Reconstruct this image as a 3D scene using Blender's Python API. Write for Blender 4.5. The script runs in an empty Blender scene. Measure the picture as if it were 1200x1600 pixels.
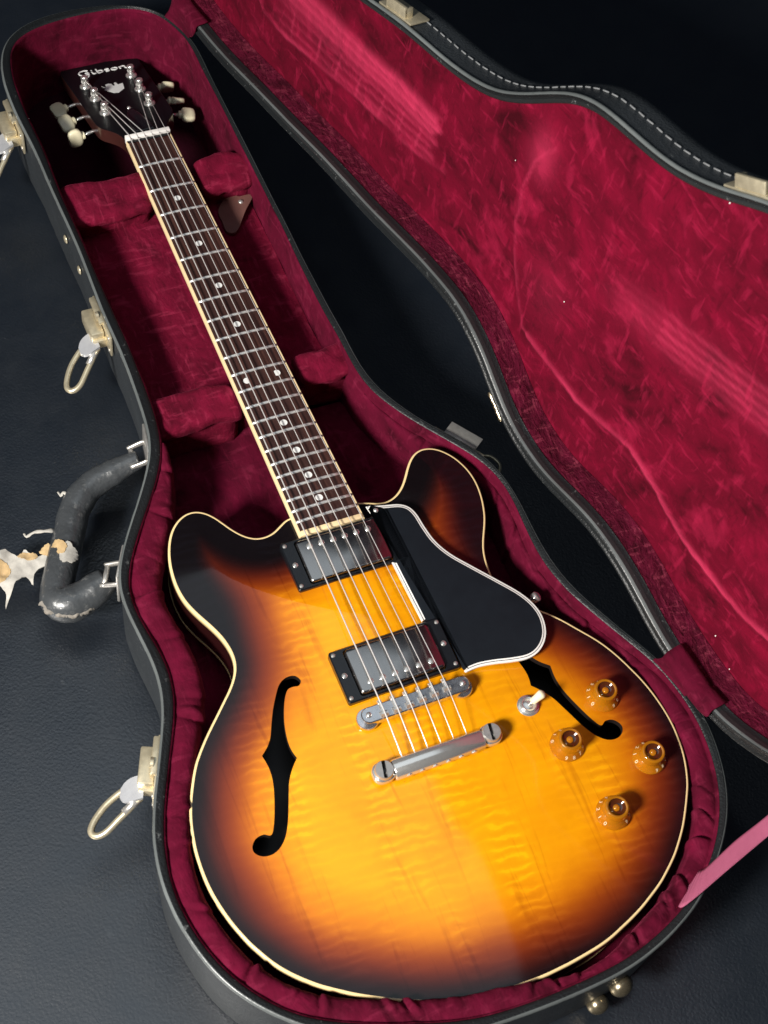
import bpy, bmesh, math, random
import numpy as np
from mathutils import Vector, Matrix, noise
from mathutils.geometry import delaunay_2d_cdt
random.seed(4)
SC = bpy.context.scene
COL = SC.collection
MM = 0.001

# ------------------------------------------------------------------ camera, world, lamps, exposure
CAM_POS = (-318.077, -1032.860, 1048.682)
CAM_R = ((0.916165, -0.385508, 0.109658), (-0.273158, -0.800787, -0.533034), (0.293302, 0.458394, -0.838957))          # rows: right, down, forward
cd = bpy.data.cameras.new('camera'); cam = bpy.data.objects.new('camera', cd); COL.objects.link(cam)
cd.sensor_fit = 'HORIZONTAL'; cd.sensor_width = 36.0; cd.lens = 36.0*2400.0/1200.0
cd.clip_start = 0.05; cd.clip_end = 60
_r, _d, _f = (Vector(v) for v in CAM_R)
m3 = Matrix((_r, -_d, -_f)).transposed()
cam.matrix_world = Matrix.Translation(Vector(CAM_POS)*MM) @ m3.to_4x4()
cd.dof.use_dof = True; cd.dof.focus_distance = 1.30; cd.dof.aperture_fstop = 20.0
SC.camera = cam

wd = bpy.data.worlds.new('World'); SC.world = wd; wd.use_nodes = True
bg = wd.node_tree.nodes['Background']; bg.inputs[0].default_value = (0.55, 0.68, 1.0, 1); bg.inputs[1].default_value = 0.02

def area(name, loc, aim, sx, sy, watts, col):
    l = bpy.data.lights.new(name, 'AREA'); l.shape = 'RECTANGLE'; l.size = sx; l.size_y = sy; l.energy = watts; l.color = col
    o = bpy.data.objects.new(name, l); COL.objects.link(o); o.location = loc
    o.rotation_euler = (Vector(aim)-Vector(loc)).to_track_quat('-Z', 'Y').to_euler(); return o
area('ceiling_window_light', (-0.25, -0.30, 1.75), (-0.25, -0.30, 0), 1.50, 1.30, 4.7, (0.80, 0.91, 1.0))
area('key_lamp', (-1.42, -1.12, 1.20), (0.03, -0.45, 0.03), 0.34, 0.34, 84, (1.0, 0.96, 0.90))

SC.view_settings.view_transform = 'Standard'; SC.view_settings.look = 'None'
SC.view_settings.exposure = 0.0; SC.view_settings.gamma = 1.0
SC.cycles.max_bounces = 8; SC.cycles.use_denoising = True

# ------------------------------------------------------------------ helpers
WORLD = {}
def link(o, parent=None, world=None):
    COL.objects.link(o)
    WORLD[o.name] = world if world is not None else Matrix.Identity(4)
    if parent is not None:
        o.parent = parent; o.matrix_parent_inverse = WORLD[parent.name].inverted()
    return o
def thing(name, label, cat, loc_mm, group=None):
    o = bpy.data.objects.new(name, None); o.empty_display_size = 0.02
    o.location = Vector(loc_mm)*MM
    link(o, None, Matrix.Translation(Vector(loc_mm)*MM))
    o['label'] = label; o['category'] = cat
    if group: o['group'] = group
    return o
def mesh(name, verts, faces, m, parent=None, smooth=True, mats=None, fm=None, angle=None, label=None, attr=None, kind=None):
    me = bpy.data.meshes.new(name)
    me.from_pydata([(v[0]*MM, v[1]*MM, v[2]*MM) for v in verts], [], [tuple(int(i) for i in f) for f in faces])
    for mm_ in (mats or [m]): me.materials.append(mm_)
    if fm is not None: me.polygons.foreach_set('material_index', fm)
    bm = bmesh.new(); bm.from_mesh(me); bmesh.ops.recalc_face_normals(bm, faces=bm.faces); bm.to_mesh(me); bm.free()
    me.polygons.foreach_set('use_smooth', [smooth]*len(me.polygons))
    if attr:
        for k, vals in attr.items():
            a = me.attributes.new(k, 'FLOAT', 'POINT'); a.data.foreach_set('value', [float(x) for x in vals])
    if smooth and angle: me.set_sharp_from_angle(angle=math.radians(angle))
    me.update()
    o = bpy.data.objects.new(name, me); link(o, parent)
    if label: o['label'] = label
    if kind: o['kind'] = kind
    return o
def place(o, loc_mm, rot=None):
    M = Matrix.Translation(Vector(loc_mm)*MM)
    if rot is not None: M = M @ rot.to_4x4()
    o.matrix_basis = M; WORLD[o.name] = M
    return o
def dup(o, loc_mm, parent, rot=None):
    c = o.copy(); COL.objects.link(c); WORLD[c.name] = Matrix.Identity(4)
    c.parent = parent; c.matrix_parent_inverse = WORLD[parent.name].inverted() if parent else Matrix.Identity(4)
    return place(c, loc_mm, rot)

class MB:
    def __init__(s): s.v = []; s.f = []; s.m = []
    def add(s, v, f, mi=0):
        n = len(s.v); s.v += [tuple(p) for p in v]; s.f += [tuple(i+n for i in q) for q in f]; s.m += [mi]*len(f); return s
    def build(s, name, m, parent=None, **k):
        if any(s.m): k['fm'] = s.m
        return mesh(name, s.v, s.f, m, parent, **k)
def box(c, sx, sy, sz, rot=None, bev=0.0):
    bm = bmesh.new(); bmesh.ops.create_cube(bm, size=1)
    for v in bm.verts: v.co = Vector((v.co.x*sx, v.co.y*sy, v.co.z*sz))
    if bev: bmesh.ops.bevel(bm, geom=list(bm.edges), offset=bev, segments=2, profile=0.5, affect='EDGES')
    bm.verts.index_update()
    vs = [v.co.copy() for v in bm.verts]; fs = [tuple(v.index for v in f.verts) for f in bm.faces]; bm.free()
    if rot is not None: vs = [rot @ v for v in vs]
    c = Vector(c); return [v+c for v in vs], fs
def lathe(prof, n=24, c=(0, 0, 0), rot=None, cap=True):
    vs, fs = [], []
    for r, z in prof:
        for k in range(n):
            a = 2*math.pi*k/n; vs.append(Vector((r*math.cos(a), r*math.sin(a), z)))
    for i in range(len(prof)-1):
        for k in range(n):
            fs.append((i*n+k, i*n+(k+1) % n, (i+1)*n+(k+1) % n, (i+1)*n+k))
    if cap:
        fs.append(tuple(range(n-1, -1, -1))); fs.append(tuple((len(prof)-1)*n+k for k in range(n)))
    if rot is not None: vs = [rot @ v for v in vs]
    c = Vector(c); return [v+c for v in vs], fs
def tube(path, rad, n=8, cap=True, flat=1.0):
    path = [Vector(p) for p in path]; vs, fs = [], []
    up = Vector((0, 0, 1)); L = len(path)
    for i, p in enumerate(path):
        t = (path[min(i+1, L-1)]-path[max(i-1, 0)]).normalized()
        s = t.cross(up)
        if s.length < 1e-4: s = t.cross(Vector((0, 1, 0)))
        s.normalize(); w = s.cross(t).normalized()
        r = rad[i] if isinstance(rad, (list, tuple)) else rad
        for k in range(n):
            a = 2*math.pi*k/n; vs.append(p+s*(r*math.cos(a))+w*(r*flat*math.sin(a)))
    for i in range(L-1):
        for k in range(n): fs.append((i*n+k, i*n+(k+1) % n, (i+1)*n+(k+1) % n, (i+1)*n+k))
    if cap: fs.append(tuple(range(n-1, -1, -1))); fs.append(tuple((L-1)*n+k for k in range(n)))
    return vs, fs
def catmull(P, n=6, closed=False):
    P = [Vector(p) for p in P]; out = []; L = len(P)
    for i in range(L if closed else L-1):
        if closed: a, b, c, d = P[i-1], P[i], P[(i+1) % L], P[(i+2) % L]
        else: a, b, c, d = P[max(i-1, 0)], P[i], P[i+1], P[min(i+2, L-1)]
        for k in range(n):
            t = k/n
            out.append(0.5*((2*b)+(c-a)*t+(2*a-5*b+4*c-d)*t*t+(3*b-a-3*c+d)*t**3))
    if not closed: out.append(P[-1])
    return out
def resample(P, n, closed=True):
    P = np.array(P, float)
    if closed: P = np.vstack([P, P[:1]])
    s = np.r_[0, np.cumsum(np.linalg.norm(np.diff(P[:, :2], axis=0), axis=1))]
    u = np.linspace(0, s[-1], n, endpoint=not closed)
    return np.stack([np.interp(u, s, P[:, k]) for k in range(P.shape[1])], 1)
def smooth_closed(P, it=2):
    for _ in range(it): P = 0.25*np.roll(P, 1, 0)+0.5*P+0.25*np.roll(P, -1, 0)
    return P
def inward(P):       # unit normals to the left of a counter-clockwise curve
    t = np.roll(P, -2, 0)-np.roll(P, 2, 0); t /= np.linalg.norm(t, axis=1)[:, None]
    return np.stack([-t[:, 1], t[:, 0]], 1)
def inset(P, d):
    d = np.asarray(d); return P+inward(P)*(d[:, None] if d.ndim else d)
def inside(P, X):
    x, y = X[:, 0], X[:, 1]; r = np.zeros(len(X), bool); n = len(P); j = n-1
    for i in range(n):
        xi, yi = P[i]; xj, yj = P[j]
        with np.errstate(divide='ignore', invalid='ignore'):
            c = ((yi > y) != (yj > y)) & (x < (xj-xi)*(y-yi)/(yj-yi)+xi)
        r ^= c; j = i
    return r
def dist_to(P, X):   # distance to closed polyline
    A = P; B = np.roll(P, -1, 0); AB = B-A; L2 = (AB**2).sum(1)
    out = np.full(len(X), 1e9)
    for i in range(len(A)):
        t = np.clip(((X-A[i])@AB[i])/max(L2[i], 1e-9), 0, 1)
        q = A[i]+t[:, None]*AB[i]; out = np.minimum(out, np.hypot(*(X-q).T))
    return out
def fill(outline, holes, step):
    """triangulated sheet inside outline, holes left open; returns points (n,2) and triangles; outline verts come first"""
    P = np.asarray(outline); lo, hi = P.min(0), P.max(0)
    gx, gy = np.arange(lo[0], hi[0], step), np.arange(lo[1], hi[1], step)
    G = np.stack(np.meshgrid(gx, gy), -1).reshape(-1, 2); G[:, 0] += ((G[:, 1]-lo[1])/step % 2 > 0.9)*step*0.5
    ok = inside(P, G) & (dist_to(P, G) > step*0.55)
    for h in holes: ok &= ~inside(h, G) & (dist_to(h, G) > step*0.45)
    pts = [tuple(p) for p in P]; edges = [(i, (i+1) % len(P)) for i in range(len(P))]
    for h in holes:
        n = len(pts); pts += [tuple(p) for p in h]; edges += [(n+i, n+(i+1) % len(h)) for i in range(len(h))]
    pts += [tuple(p) for p in G[ok]]
    v, e, f, *_ = delaunay_2d_cdt([Vector((float(a), float(b))) for a, b in pts], edges, [], 0, 1e-5)
    V = np.array([(p.x, p.y) for p in v]); T = np.array([t for t in f if len(t) == 3])
    c = V[T].mean(1); ok = inside(P, c)
    for h in holes: ok &= ~inside(h, c)
    return V, T[ok]
def rings(name, loops, m, parent, closed=True, cap0=False, cap1=False, **k):
    """loops: list of (n,3) arrays with the same n"""
    n = len(loops[0]); V = np.vstack(loops); F = []
    fm = k.pop('ring_mats', None); FM = []
    for i in range(len(loops)-1):
        for a in range(n if closed else n-1):
            b = (a+1) % n; F.append((i*n+a, i*n+b, (i+1)*n+b, (i+1)*n+a)); FM.append(fm[i] if fm else 0)
    if cap0: F.append(tuple(range(n))); FM.append(0)
    if cap1: F.append(tuple((len(loops)-1)*n+a for a in range(n))); FM.append(fm[-1] if fm else 0)
    if fm: k['fm'] = FM
    return mesh(name, V, F, m, parent, **k)
def z3(P, z): return np.c_[P, np.full(len(P), float(z)) if np.isscalar(z) else z]
def sstep(t): t = np.clip(t, 0, 1); return t*t*(3-2*t)
def n3(x, y, z, s): return noise.noise(Vector((x*s, y*s, z*s)))

# ------------------------------------------------------------------ materials
def new_mat(name):
    m = bpy.data.materials.new(name); m.use_nodes = True; nt = m.node_tree
    return m, nt, nt.nodes['Principled BSDF']
def N(nt, t, **k):
    n = nt.nodes.new(t)
    for a, b in k.items(): setattr(n, a, b)
    return n
def setin(n, **k):
    for a, b in k.items(): n.inputs[a.replace('_', ' ')].default_value = b
def ramp(nt, fac, stops, interp='LINEAR'):
    r = N(nt, 'ShaderNodeValToRGB'); r.color_ramp.interpolation = interp; e = r.color_ramp.elements
    while len(e) < len(stops): e.new(0.5)
    for x, (p, c) in zip(e, stops): x.position = p; x.color = (*c, 1) if len(c) == 3 else c
    nt.links.new(fac, r.inputs[0]); return r.outputs[0]
def coords(nt, scale=(1, 1, 1), rot=(0, 0, 0)):
    t = N(nt, 'ShaderNodeTexCoord'); mp = N(nt, 'ShaderNodeMapping'); mp.inputs['Scale'].default_value = scale; mp.inputs['Rotation'].default_value = rot
    nt.links.new(t.outputs['Object'], mp.inputs[0]); return mp.outputs[0]
def noise_n(nt, co, scale, detail=3, rough=0.5, dist=0.0):
    n = N(nt, 'ShaderNodeTexNoise'); n.inputs['Scale'].default_value = scale; n.inputs['Detail'].default_value = detail
    n.inputs['Roughness'].default_value = rough; n.inputs['Distortion'].default_value = dist
    nt.links.new(co, n.inputs['Vector']); return n.outputs['Fac']
def mix(nt, fac, a, b, mode='MIX'):
    x = N(nt, 'ShaderNodeMix', data_type='RGBA', blend_type=mode)
    for sock, val in ((x.inputs[0], fac), (x.inputs[6], a), (x.inputs[7], b)):
        if hasattr(val, 'is_linked'): nt.links.new(val, sock)
        else: sock.default_value = val if not isinstance(val, tuple) or len(val) == 4 else (*val, 1)
    return x.outputs[2]
def math_n(nt, op, a, b=0.0, clamp=False):
    x = N(nt, 'ShaderNodeMath', operation=op); x.use_clamp = clamp
    for i, val in enumerate((a, b)):
        if hasattr(val, 'is_linked'): nt.links.new(val, x.inputs[i])
        else: x.inputs[i].default_value = val
    return x.outputs[0]
def bump(nt, b, h, strength, dist):
    n = N(nt, 'ShaderNodeBump'); n.inputs['Strength'].default_value = strength; n.inputs['Distance'].default_value = dist
    nt.links.new(h, n.inputs['Height']); nt.links.new(n.outputs[0], b.inputs['Normal']); return n
def plain(name, col, rough, metal=0.0, coat=0.0, nvar=0.0, nscale=200, rvar=0.0, bmp=0.0, spec=0.5, trans=0.0, ior=1.5):
    m, nt, b = new_mat(name)
    setin(b, Base_Color=(*col, 1), Roughness=rough, Metallic=metal, Coat_Weight=coat, Coat_Roughness=0.05, Specular_IOR_Level=spec, Transmission_Weight=trans, IOR=ior)
    if nvar or rvar or bmp:
        f = noise_n(nt, coords(nt), nscale, 4, 0.6)
        if nvar: nt.links.new(mix(nt, f, tuple(c*(1-nvar) for c in col), tuple(min(1, c*(1+nvar)) for c in col)), b.inputs['Base Color'])
        if rvar: nt.links.new(math_n(nt, 'MULTIPLY_ADD', f, 2*rvar), b.inputs['Roughness']); b.inputs['Roughness'].links[0].from_node.inputs[2].default_value = rough-rvar
        if bmp: bump(nt, b, f, bmp, 0.0004)
    return m
def velvet(name, base, lift, sc=28, pile=False, wear=0.35, dark=0.42, bs=0.8):
    m, nt, b = new_mat(name)
    co = coords(nt); co2 = coords(nt, (1.0, 0.6, 1.0), (0.5, 0.3, 0.6))
    big = noise_n(nt, co2, sc, 4, 0.55, 1.6); mid = noise_n(nt, coords(nt, (1.5, 0.7, 0.8), (0.9, 0.2, 0.5)), sc*2.6, 4, 0.62, 0.7); small = noise_n(nt, co, sc*9, 3, 0.6, 0.6); fib = noise_n(nt, co, 2600, 2, 0.5)
    crush = ramp(nt, math_n(nt, 'ADD', math_n(nt, 'MULTIPLY', big, 0.62), math_n(nt, 'MULTIPLY', mid, 0.38)), [(0.36, (0, 0, 0)), (0.47, (0.45, 0.45, 0.45)), (0.53, (0.55, 0.55, 0.55)), (0.66, (1, 1, 1))])
    dk = tuple(c*dark for c in base); lt = tuple(min(1, c*1.35) for c in base)
    col = mix(nt, crush, dk, lt)
    for sc3, rot3 in (((2.6, 0.42, 0.6), (0.3, 0.5, 0.5)), ((0.5, 2.3, 0.7), (0.9, 0.1, 0.2)), ((0.6, 0.7, 2.6), (0.2, 0.9, 1.1))):
        stk = noise_n(nt, coords(nt, sc3, rot3), sc*3.4, 3, 0.6, 0.35)
        col = mix(nt, ramp(nt, stk, [(0.58, (0, 0, 0)), (0.70, (wear, wear, wear))]), col, lift)
        col = mix(nt, ramp(nt, stk, [(0.28, (wear, wear, wear)), (0.38, (0, 0, 0))]), col, dk)
    col = mix(nt, ramp(nt, small, [(0.60, (0, 0, 0)), (0.85, (0.25, 0.25, 0.25))]), col, lift)
    if pile:
        at = N(nt, 'ShaderNodeAttribute', attribute_name='pile')
        col = mix(nt, at.outputs['Fac'], col, (0.47, 0.030, 0.085))
    nt.links.new(col, b.inputs['Base Color'])
    setin(b, Roughness=0.92, Specular_IOR_Level=0.10, Sheen_Weight=0.10, Sheen_Roughness=0.30, Sheen_Tint=(0.95, 0.10, 0.25, 1))
    h = math_n(nt, 'ADD', math_n(nt, 'MULTIPLY', big, 1.0), math_n(nt, 'ADD', math_n(nt, 'MULTIPLY', mid, 0.8), math_n(nt, 'ADD', math_n(nt, 'MULTIPLY', small, 0.30), math_n(nt, 'MULTIPLY', fib, 0.08))))
    bump(nt, b, h, bs, 0.004)
    return m
def hide(name, col, rough, scale, strength, dist, var=0.25, coat=0.0, wear=None, spec=0.5, wt=0.63, dust=None):
    m, nt, b = new_mat(name); co = coords(nt)
    v = N(nt, 'ShaderNodeTexVoronoi', feature='SMOOTH_F1'); v.inputs['Scale'].default_value = scale
    wob = N(nt, 'ShaderNodeTexNoise'); wob.inputs['Scale'].default_value = scale*0.7; nt.links.new(co, wob.inputs['Vector'])
    add = N(nt, 'ShaderNodeVectorMath', operation='MULTIPLY_ADD'); nt.links.new(wob.outputs['Color'], add.inputs[0]); add.inputs[1].default_value = (1.2/scale,)*3; nt.links.new(co, add.inputs[2])
    nt.links.new(add.outputs[0], v.inputs['Vector'])
    big = noise_n(nt, co, 9, 4, 0.6)
    c = mix(nt, big, tuple(x*(1-var) for x in col), tuple(x*(1+var) for x in col))
    if wear:
        s = noise_n(nt, co, 160, 5, 0.7)
        c = mix(nt, ramp(nt, s, [(wt, (0, 0, 0)), (wt+0.09, (0.6, 0.6, 0.6))]), c, wear)
    if dust:
        c = mix(nt, ramp(nt, noise_n(nt, co, 420, 2, 0.5), [(0.74, (0, 0, 0)), (0.80, (1, 1, 1))]), c, dust)
        c = mix(nt, ramp(nt, noise_n(nt, coords(nt, (1, 0.35, 1), (0, 0, 0.9)), 38, 3, 0.55), [(0.73, (0, 0, 0)), (0.79, (0.7, 0.7, 0.7))]), c, dust)
    nt.links.new(c, b.inputs['Base Color'])
    setin(b, Roughness=rough, Coat_Weight=coat, Coat_Roughness=0.3, Specular_IOR_Level=spec)
    fine = noise_n(nt, co, scale*3, 3, 0.6)
    bump(nt, b, math_n(nt, 'ADD', v.outputs['Distance'], math_n(nt, 'MULTIPLY', fine, 0.25)), strength, dist)
    r = math_n(nt, 'MULTIPLY_ADD', noise_n(nt, co, 30, 4, 0.6), 0.2); r.node.inputs[2].default_value = rough-0.10
    nt.links.new(r, b.inputs['Roughness'])
    return m

VELVET = velvet('crimson_velvet', (0.092, 0.0026, 0.017), (0.26, 0.022, 0.062), 17, wear=0.22, dark=0.45, bs=0.35)
VELVET_LID = velvet('crushed_lid_velvet', (0.122, 0.0012, 0.0135), (0.29, 0.008, 0.040), 14, pile=True, wear=0.45, dark=0.30, bs=0.7)
VELVET_LIT = velvet('lit_pad_velvet', (0.135, 0.0038, 0.021), (0.34, 0.028, 0.072), 22, wear=0.35, dark=0.5, bs=0.4)  # brighter copy of the velvet: light on pads and compartment lid painted in
VELVET_SHADED = velvet('shaded_floor_velvet', (0.026, 0.0016, 0.007), (0.06, 0.006, 0.016), 17, wear=0.1, dark=0.6, bs=0.3)  # darker copy of the velvet: shade on the deep floor put into its colour
VELVET_DULL = velvet('worn_lid_wall_velvet', (0.085, 0.004, 0.018), (0.25, 0.035, 0.065), 40, wear=0.5)
VINYL = hide('black_vinyl', (0.026, 0.030, 0.034), 0.42, 620, 0.5, 0.0007, 0.5, wear=(0.15, 0.16, 0.16))
VINYL_EDGE = hide('worn_vinyl_edge', (0.009, 0.0105, 0.0115), 0.42, 700, 0.5, 0.0006, 0.4, wear=(0.16, 0.17, 0.17), spec=0.35)
VINYL_GREY = hide('grey_lid_edge_vinyl', (0.016, 0.018, 0.019), 0.34, 500, 0.35, 0.0006, 0.6, wear=(0.30, 0.31, 0.31))
LEATHER = hide('black_pebbled_leather', (0.0060, 0.0090, 0.0140), 0.36, 480, 0.28, 0.0006, 0.25, spec=1.3, dust=(0.045, 0.05, 0.055))
HANDLE = hide('cracked_handle_leather', (0.045, 0.049, 0.053), 0.30, 300, 0.45, 0.0008, 0.6, coat=0.5, wear=(0.13, 0.13, 0.128), wt=0.58)
CHROME = plain('nickel_plating', (0.76, 0.75, 0.72), 0.20, 0.82, rvar=0.10, nscale=300)
EDGE_HIGHLIGHT = hide('painted_edge_highlight', (0.10, 0.11, 0.11), 0.32, 300, 0.3, 0.0005, 0.8, wear=(0.02, 0.02, 0.02))  # pale colour paints the highlight line along the rim beads
FRAY = plain('frayed_leather', (0.20, 0.18, 0.155), 0.8, nvar=0.6, nscale=220, bmp=0.6)
AGED = plain('aged_nickel', (0.55, 0.53, 0.50), 0.32, 0.75, nvar=0.25, rvar=0.1, nscale=250)
BRIDGE = plain('bridge_chrome', (0.72, 0.72, 0.74), 0.16, 0.95, rvar=0.08, nscale=300)
COVER = plain('pickup_cover_nickel', (0.40, 0.385, 0.37), 0.24, 1.0, rvar=0.08, nscale=160)
DULLBRASS = plain('dull_stud_brass', (0.36, 0.30, 0.20), 0.28, 0.9, nvar=0.35, rvar=0.12, nscale=260)
BRASS = plain('tarnished_brass', (0.66, 0.58, 0.41), 0.34, 0.7, nvar=0.25, rvar=0.12, nscale=220)
SILVER = plain('pale_latch_metal', (0.55, 0.56, 0.59), 0.30, 0.45, coat=0.5, nvar=0.15, nscale=150)
STEEL = plain('string_wire', (0.92, 0.88, 0.80), 0.30, 0.55, nvar=0.25, nscale=900)
FRETWIRE = plain('fret_wire', (0.86, 0.86, 0.84), 0.28, 0.75)
BLACK = plain('black_plastic', (0.006, 0.007, 0.009), 0.25, coat=0.2, nvar=0.3, nscale=80)
GUARD = plain('pickguard_black', (0.0065, 0.0095, 0.0135), 0.55, nvar=0.3, nscale=60, rvar=0.05, spec=0.2)
WHITE = plain('white_plastic', (0.80, 0.79, 0.75), 0.35, nvar=0.06, nscale=120)
CREAM = plain('cream_binding', (0.80, 0.60, 0.30), 0.32, coat=0.6, nvar=0.12, nscale=60)
FBCREAM = plain('cream_fretboard_binding', (0.80, 0.62, 0.36), 0.35, coat=0.4, nvar=0.14, nscale=70)
PEG = plain('aged_button_plastic', (0.80, 0.74, 0.52), 0.30, coat=0.3, nvar=0.15, nscale=120)
BONE = plain('nut_white', (0.82, 0.80, 0.76), 0.4, nvar=0.06, nscale=200)
PEARL = plain('pearl_inlay', (0.74, 0.75, 0.73), 0.5, coat=0.0, nvar=0.12, nscale=350)
NECKWOOD = plain('dark_neck_lacquer', (0.035, 0.010, 0.006), 0.3, coat=0.8, nvar=0.4, nscale=40)
HEADBLACK = plain('black_headstock_lacquer', (0.004, 0.0045, 0.006), 0.35, coat=0.0, spec=0.12)
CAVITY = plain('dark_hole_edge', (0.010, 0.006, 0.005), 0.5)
def ribbon_mat():
    m, nt, b = new_mat('pink_grosgrain'); co = coords(nt, (1, 1, 1), (0, 0, 0.55))
    wv = N(nt, 'ShaderNodeTexWave', wave_type='BANDS', bands_direction='X'); setin(wv, Scale=420.0, Distortion=0.6, Detail=2.0); nt.links.new(co, wv.inputs['Vector'])
    f = noise_n(nt, coords(nt), 60, 4, 0.6)
    c = mix(nt, f, (0.36, 0.080, 0.15), (0.46, 0.125, 0.21)); c = mix(nt, math_n(nt, 'MULTIPLY', wv.outputs['Fac'], 0.25), c, (0.28, 0.06, 0.12))
    nt.links.new(c, b.inputs['Base Color']); setin(b, Roughness=0.85, Specular_IOR_Level=0.2); bump(nt, b, wv.outputs['Fac'], 0.6, 0.0006); return m
RIBBON = ribbon_mat()
TAB = plain('brown_leather_tab', (0.13, 0.055, 0.045), 0.6, nvar=0.3, nscale=90, bmp=0.3)
SCRAP = plain('peeled_grey_leather', (0.42, 0.40, 0.36), 0.75, nvar=0.35, nscale=160, bmp=0.6)
SCRAPTAN = plain('tan_leather_backing', (0.46, 0.32, 0.16), 0.85, nvar=0.4, nscale=200, bmp=0.5)
THREAD = plain('grey_thread', (0.17, 0.175, 0.18), 0.8, nvar=0.3, nscale=900)
INK = plain('numeral_ink', (0.75, 0.62, 0.40), 0.4)

def rosewood():
    m, nt, b = new_mat('rosewood'); co = coords(nt, (260, 9, 60))
    f = noise_n(nt, co, 1.0, 5, 0.6, 0.4); g = noise_n(nt, coords(nt, (14, 20, 10)), 1.0, 3, 0.5)
    c = ramp(nt, f, [(0.30, (0.010, 0.005, 0.005)), (0.50, (0.034, 0.014, 0.011)), (0.70, (0.080, 0.030, 0.021))])
    c = mix(nt, math_n(nt, 'MULTIPLY', g, 0.6), c, (0.05, 0.02, 0.017))
    nt.links.new(c, b.inputs['Base Color']); setin(b, Roughness=0.45); bump(nt, b, f, 0.2, 0.0003); return m
ROSEWOOD = rosewood()
def sunburst():
    m, nt, b = new_mat('sunburst_maple')
    at = N(nt, 'ShaderNodeAttribute', attribute_name='burst')
    wob = noise_n(nt, coords(nt), 9, 2, 0.5)
    t = math_n(nt, 'ADD', at.outputs['Fac'], math_n(nt, 'MULTIPLY', math_n(nt, 'SUBTRACT', wob, 0.5), 0.16))
    c = ramp(nt, t, [(0.06, (0.0035, 0.0022, 0.0030)), (0.16, (0.018, 0.0035, 0.0035)), (0.29, (0.120, 0.014, 0.004)),
                     (0.44, (0.27, 0.046, 0.0030)), (0.58, (0.54, 0.150, 0.0020)), (0.80, (0.72, 0.265, 0.0015)), (1.0, (0.76, 0.312, 0.0015))], 'B_SPLINE')
    # curly figure: bands across the grain, in strips that run with the grain
    wv = N(nt, 'ShaderNodeTexWave', wave_type='BANDS', bands_direction='Y', wave_profile='SIN')
    setin(wv, Scale=40.0, Distortion=5.5, Detail=3.0, Detail_Scale=1.0, Detail_Roughness=0.55)
    nt.links.new(coords(nt, (0.55, 1, 1), (0, 0, 0.16)), wv.inputs['Vector']); wv.inputs['Detail Scale'].default_value = 2.2
    strip = noise_n(nt, coords(nt, (22, 5, 5)), 1.0, 2, 0.5, 0.2)
    strip = ramp(nt, strip, [(0.40, (0.10, 0.10, 0.10)), (0.52, (0.30, 0.30, 0.30)), (0.58, (1, 1, 1))])
    band = ramp(nt, wv.outputs['Fac'], [(0.45, (0, 0, 0)), (0.78, (0.35, 0.35, 0.35)), (0.93, (1, 1, 1))])
    fig = math_n(nt, 'MULTIPLY', band, strip)
    c2 = mix(nt, math_n(nt, 'MULTIPLY', fig, 0.62), c, (1.22, 1.45, 1.6), 'MULTIPLY')
    dark = ramp(nt, noise_n(nt, coords(nt, (85, 6, 5)), 1.0, 4, 0.6, 1.1), [(0.33, (0.70, 0.58, 0.45)), (0.43, (1, 1, 1))])
    c3 = mix(nt, 0.6, c2, dark, 'MULTIPLY')
    blot = ramp(nt, noise_n(nt, coords(nt), 26, 4, 0.6, 0.6), [(0.3, (0.88, 0.82, 0.8)), (0.6, (1, 1, 1))])
    c3 = mix(nt, 0.8, c3, blot, 'MULTIPLY')
    trough = ramp(nt, wv.outputs['Fac'], [(0.05, (0.86, 0.80, 0.78)), (0.40, (1, 1, 1))])
    c3 = mix(nt, math_n(nt, 'MULTIPLY', strip, 0.45), c3, mix(nt, 1.0, c3, trough, 'MULTIPLY'))
    nt.links.new(c3, b.inputs['Base Color'])
    setin(b, Roughness=0.5, Specular_IOR_Level=0.08, Coat_Weight=1.0, Coat_Roughness=0.06, Coat_IOR=1.46)
    return m
SUNBURST = sunburst()
def burst_side():
    return plain('dark_side_lacquer', (0.020, 0.004, 0.004), 0.3, coat=1.0, nvar=0.5, nscale=25)
SIDE = burst_side()
def amber():
    m, nt, b = new_mat('amber_plastic')
    setin(b, Base_Color=(0.66, 0.245, 0.008, 1), Roughness=0.06, Coat_Weight=1.0, Coat_Roughness=0.03, Transmission_Weight=0.55, IOR=1.45); return m
AMBER = amber()
GOLDTOP = plain('gold_reflector', (0.72, 0.38, 0.08), 0.22, 0.6, coat=1.0)
KNOBDARK = plain('dark_amber_well', (0.06, 0.014, 0.004), 0.12, coat=1.0)

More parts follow.
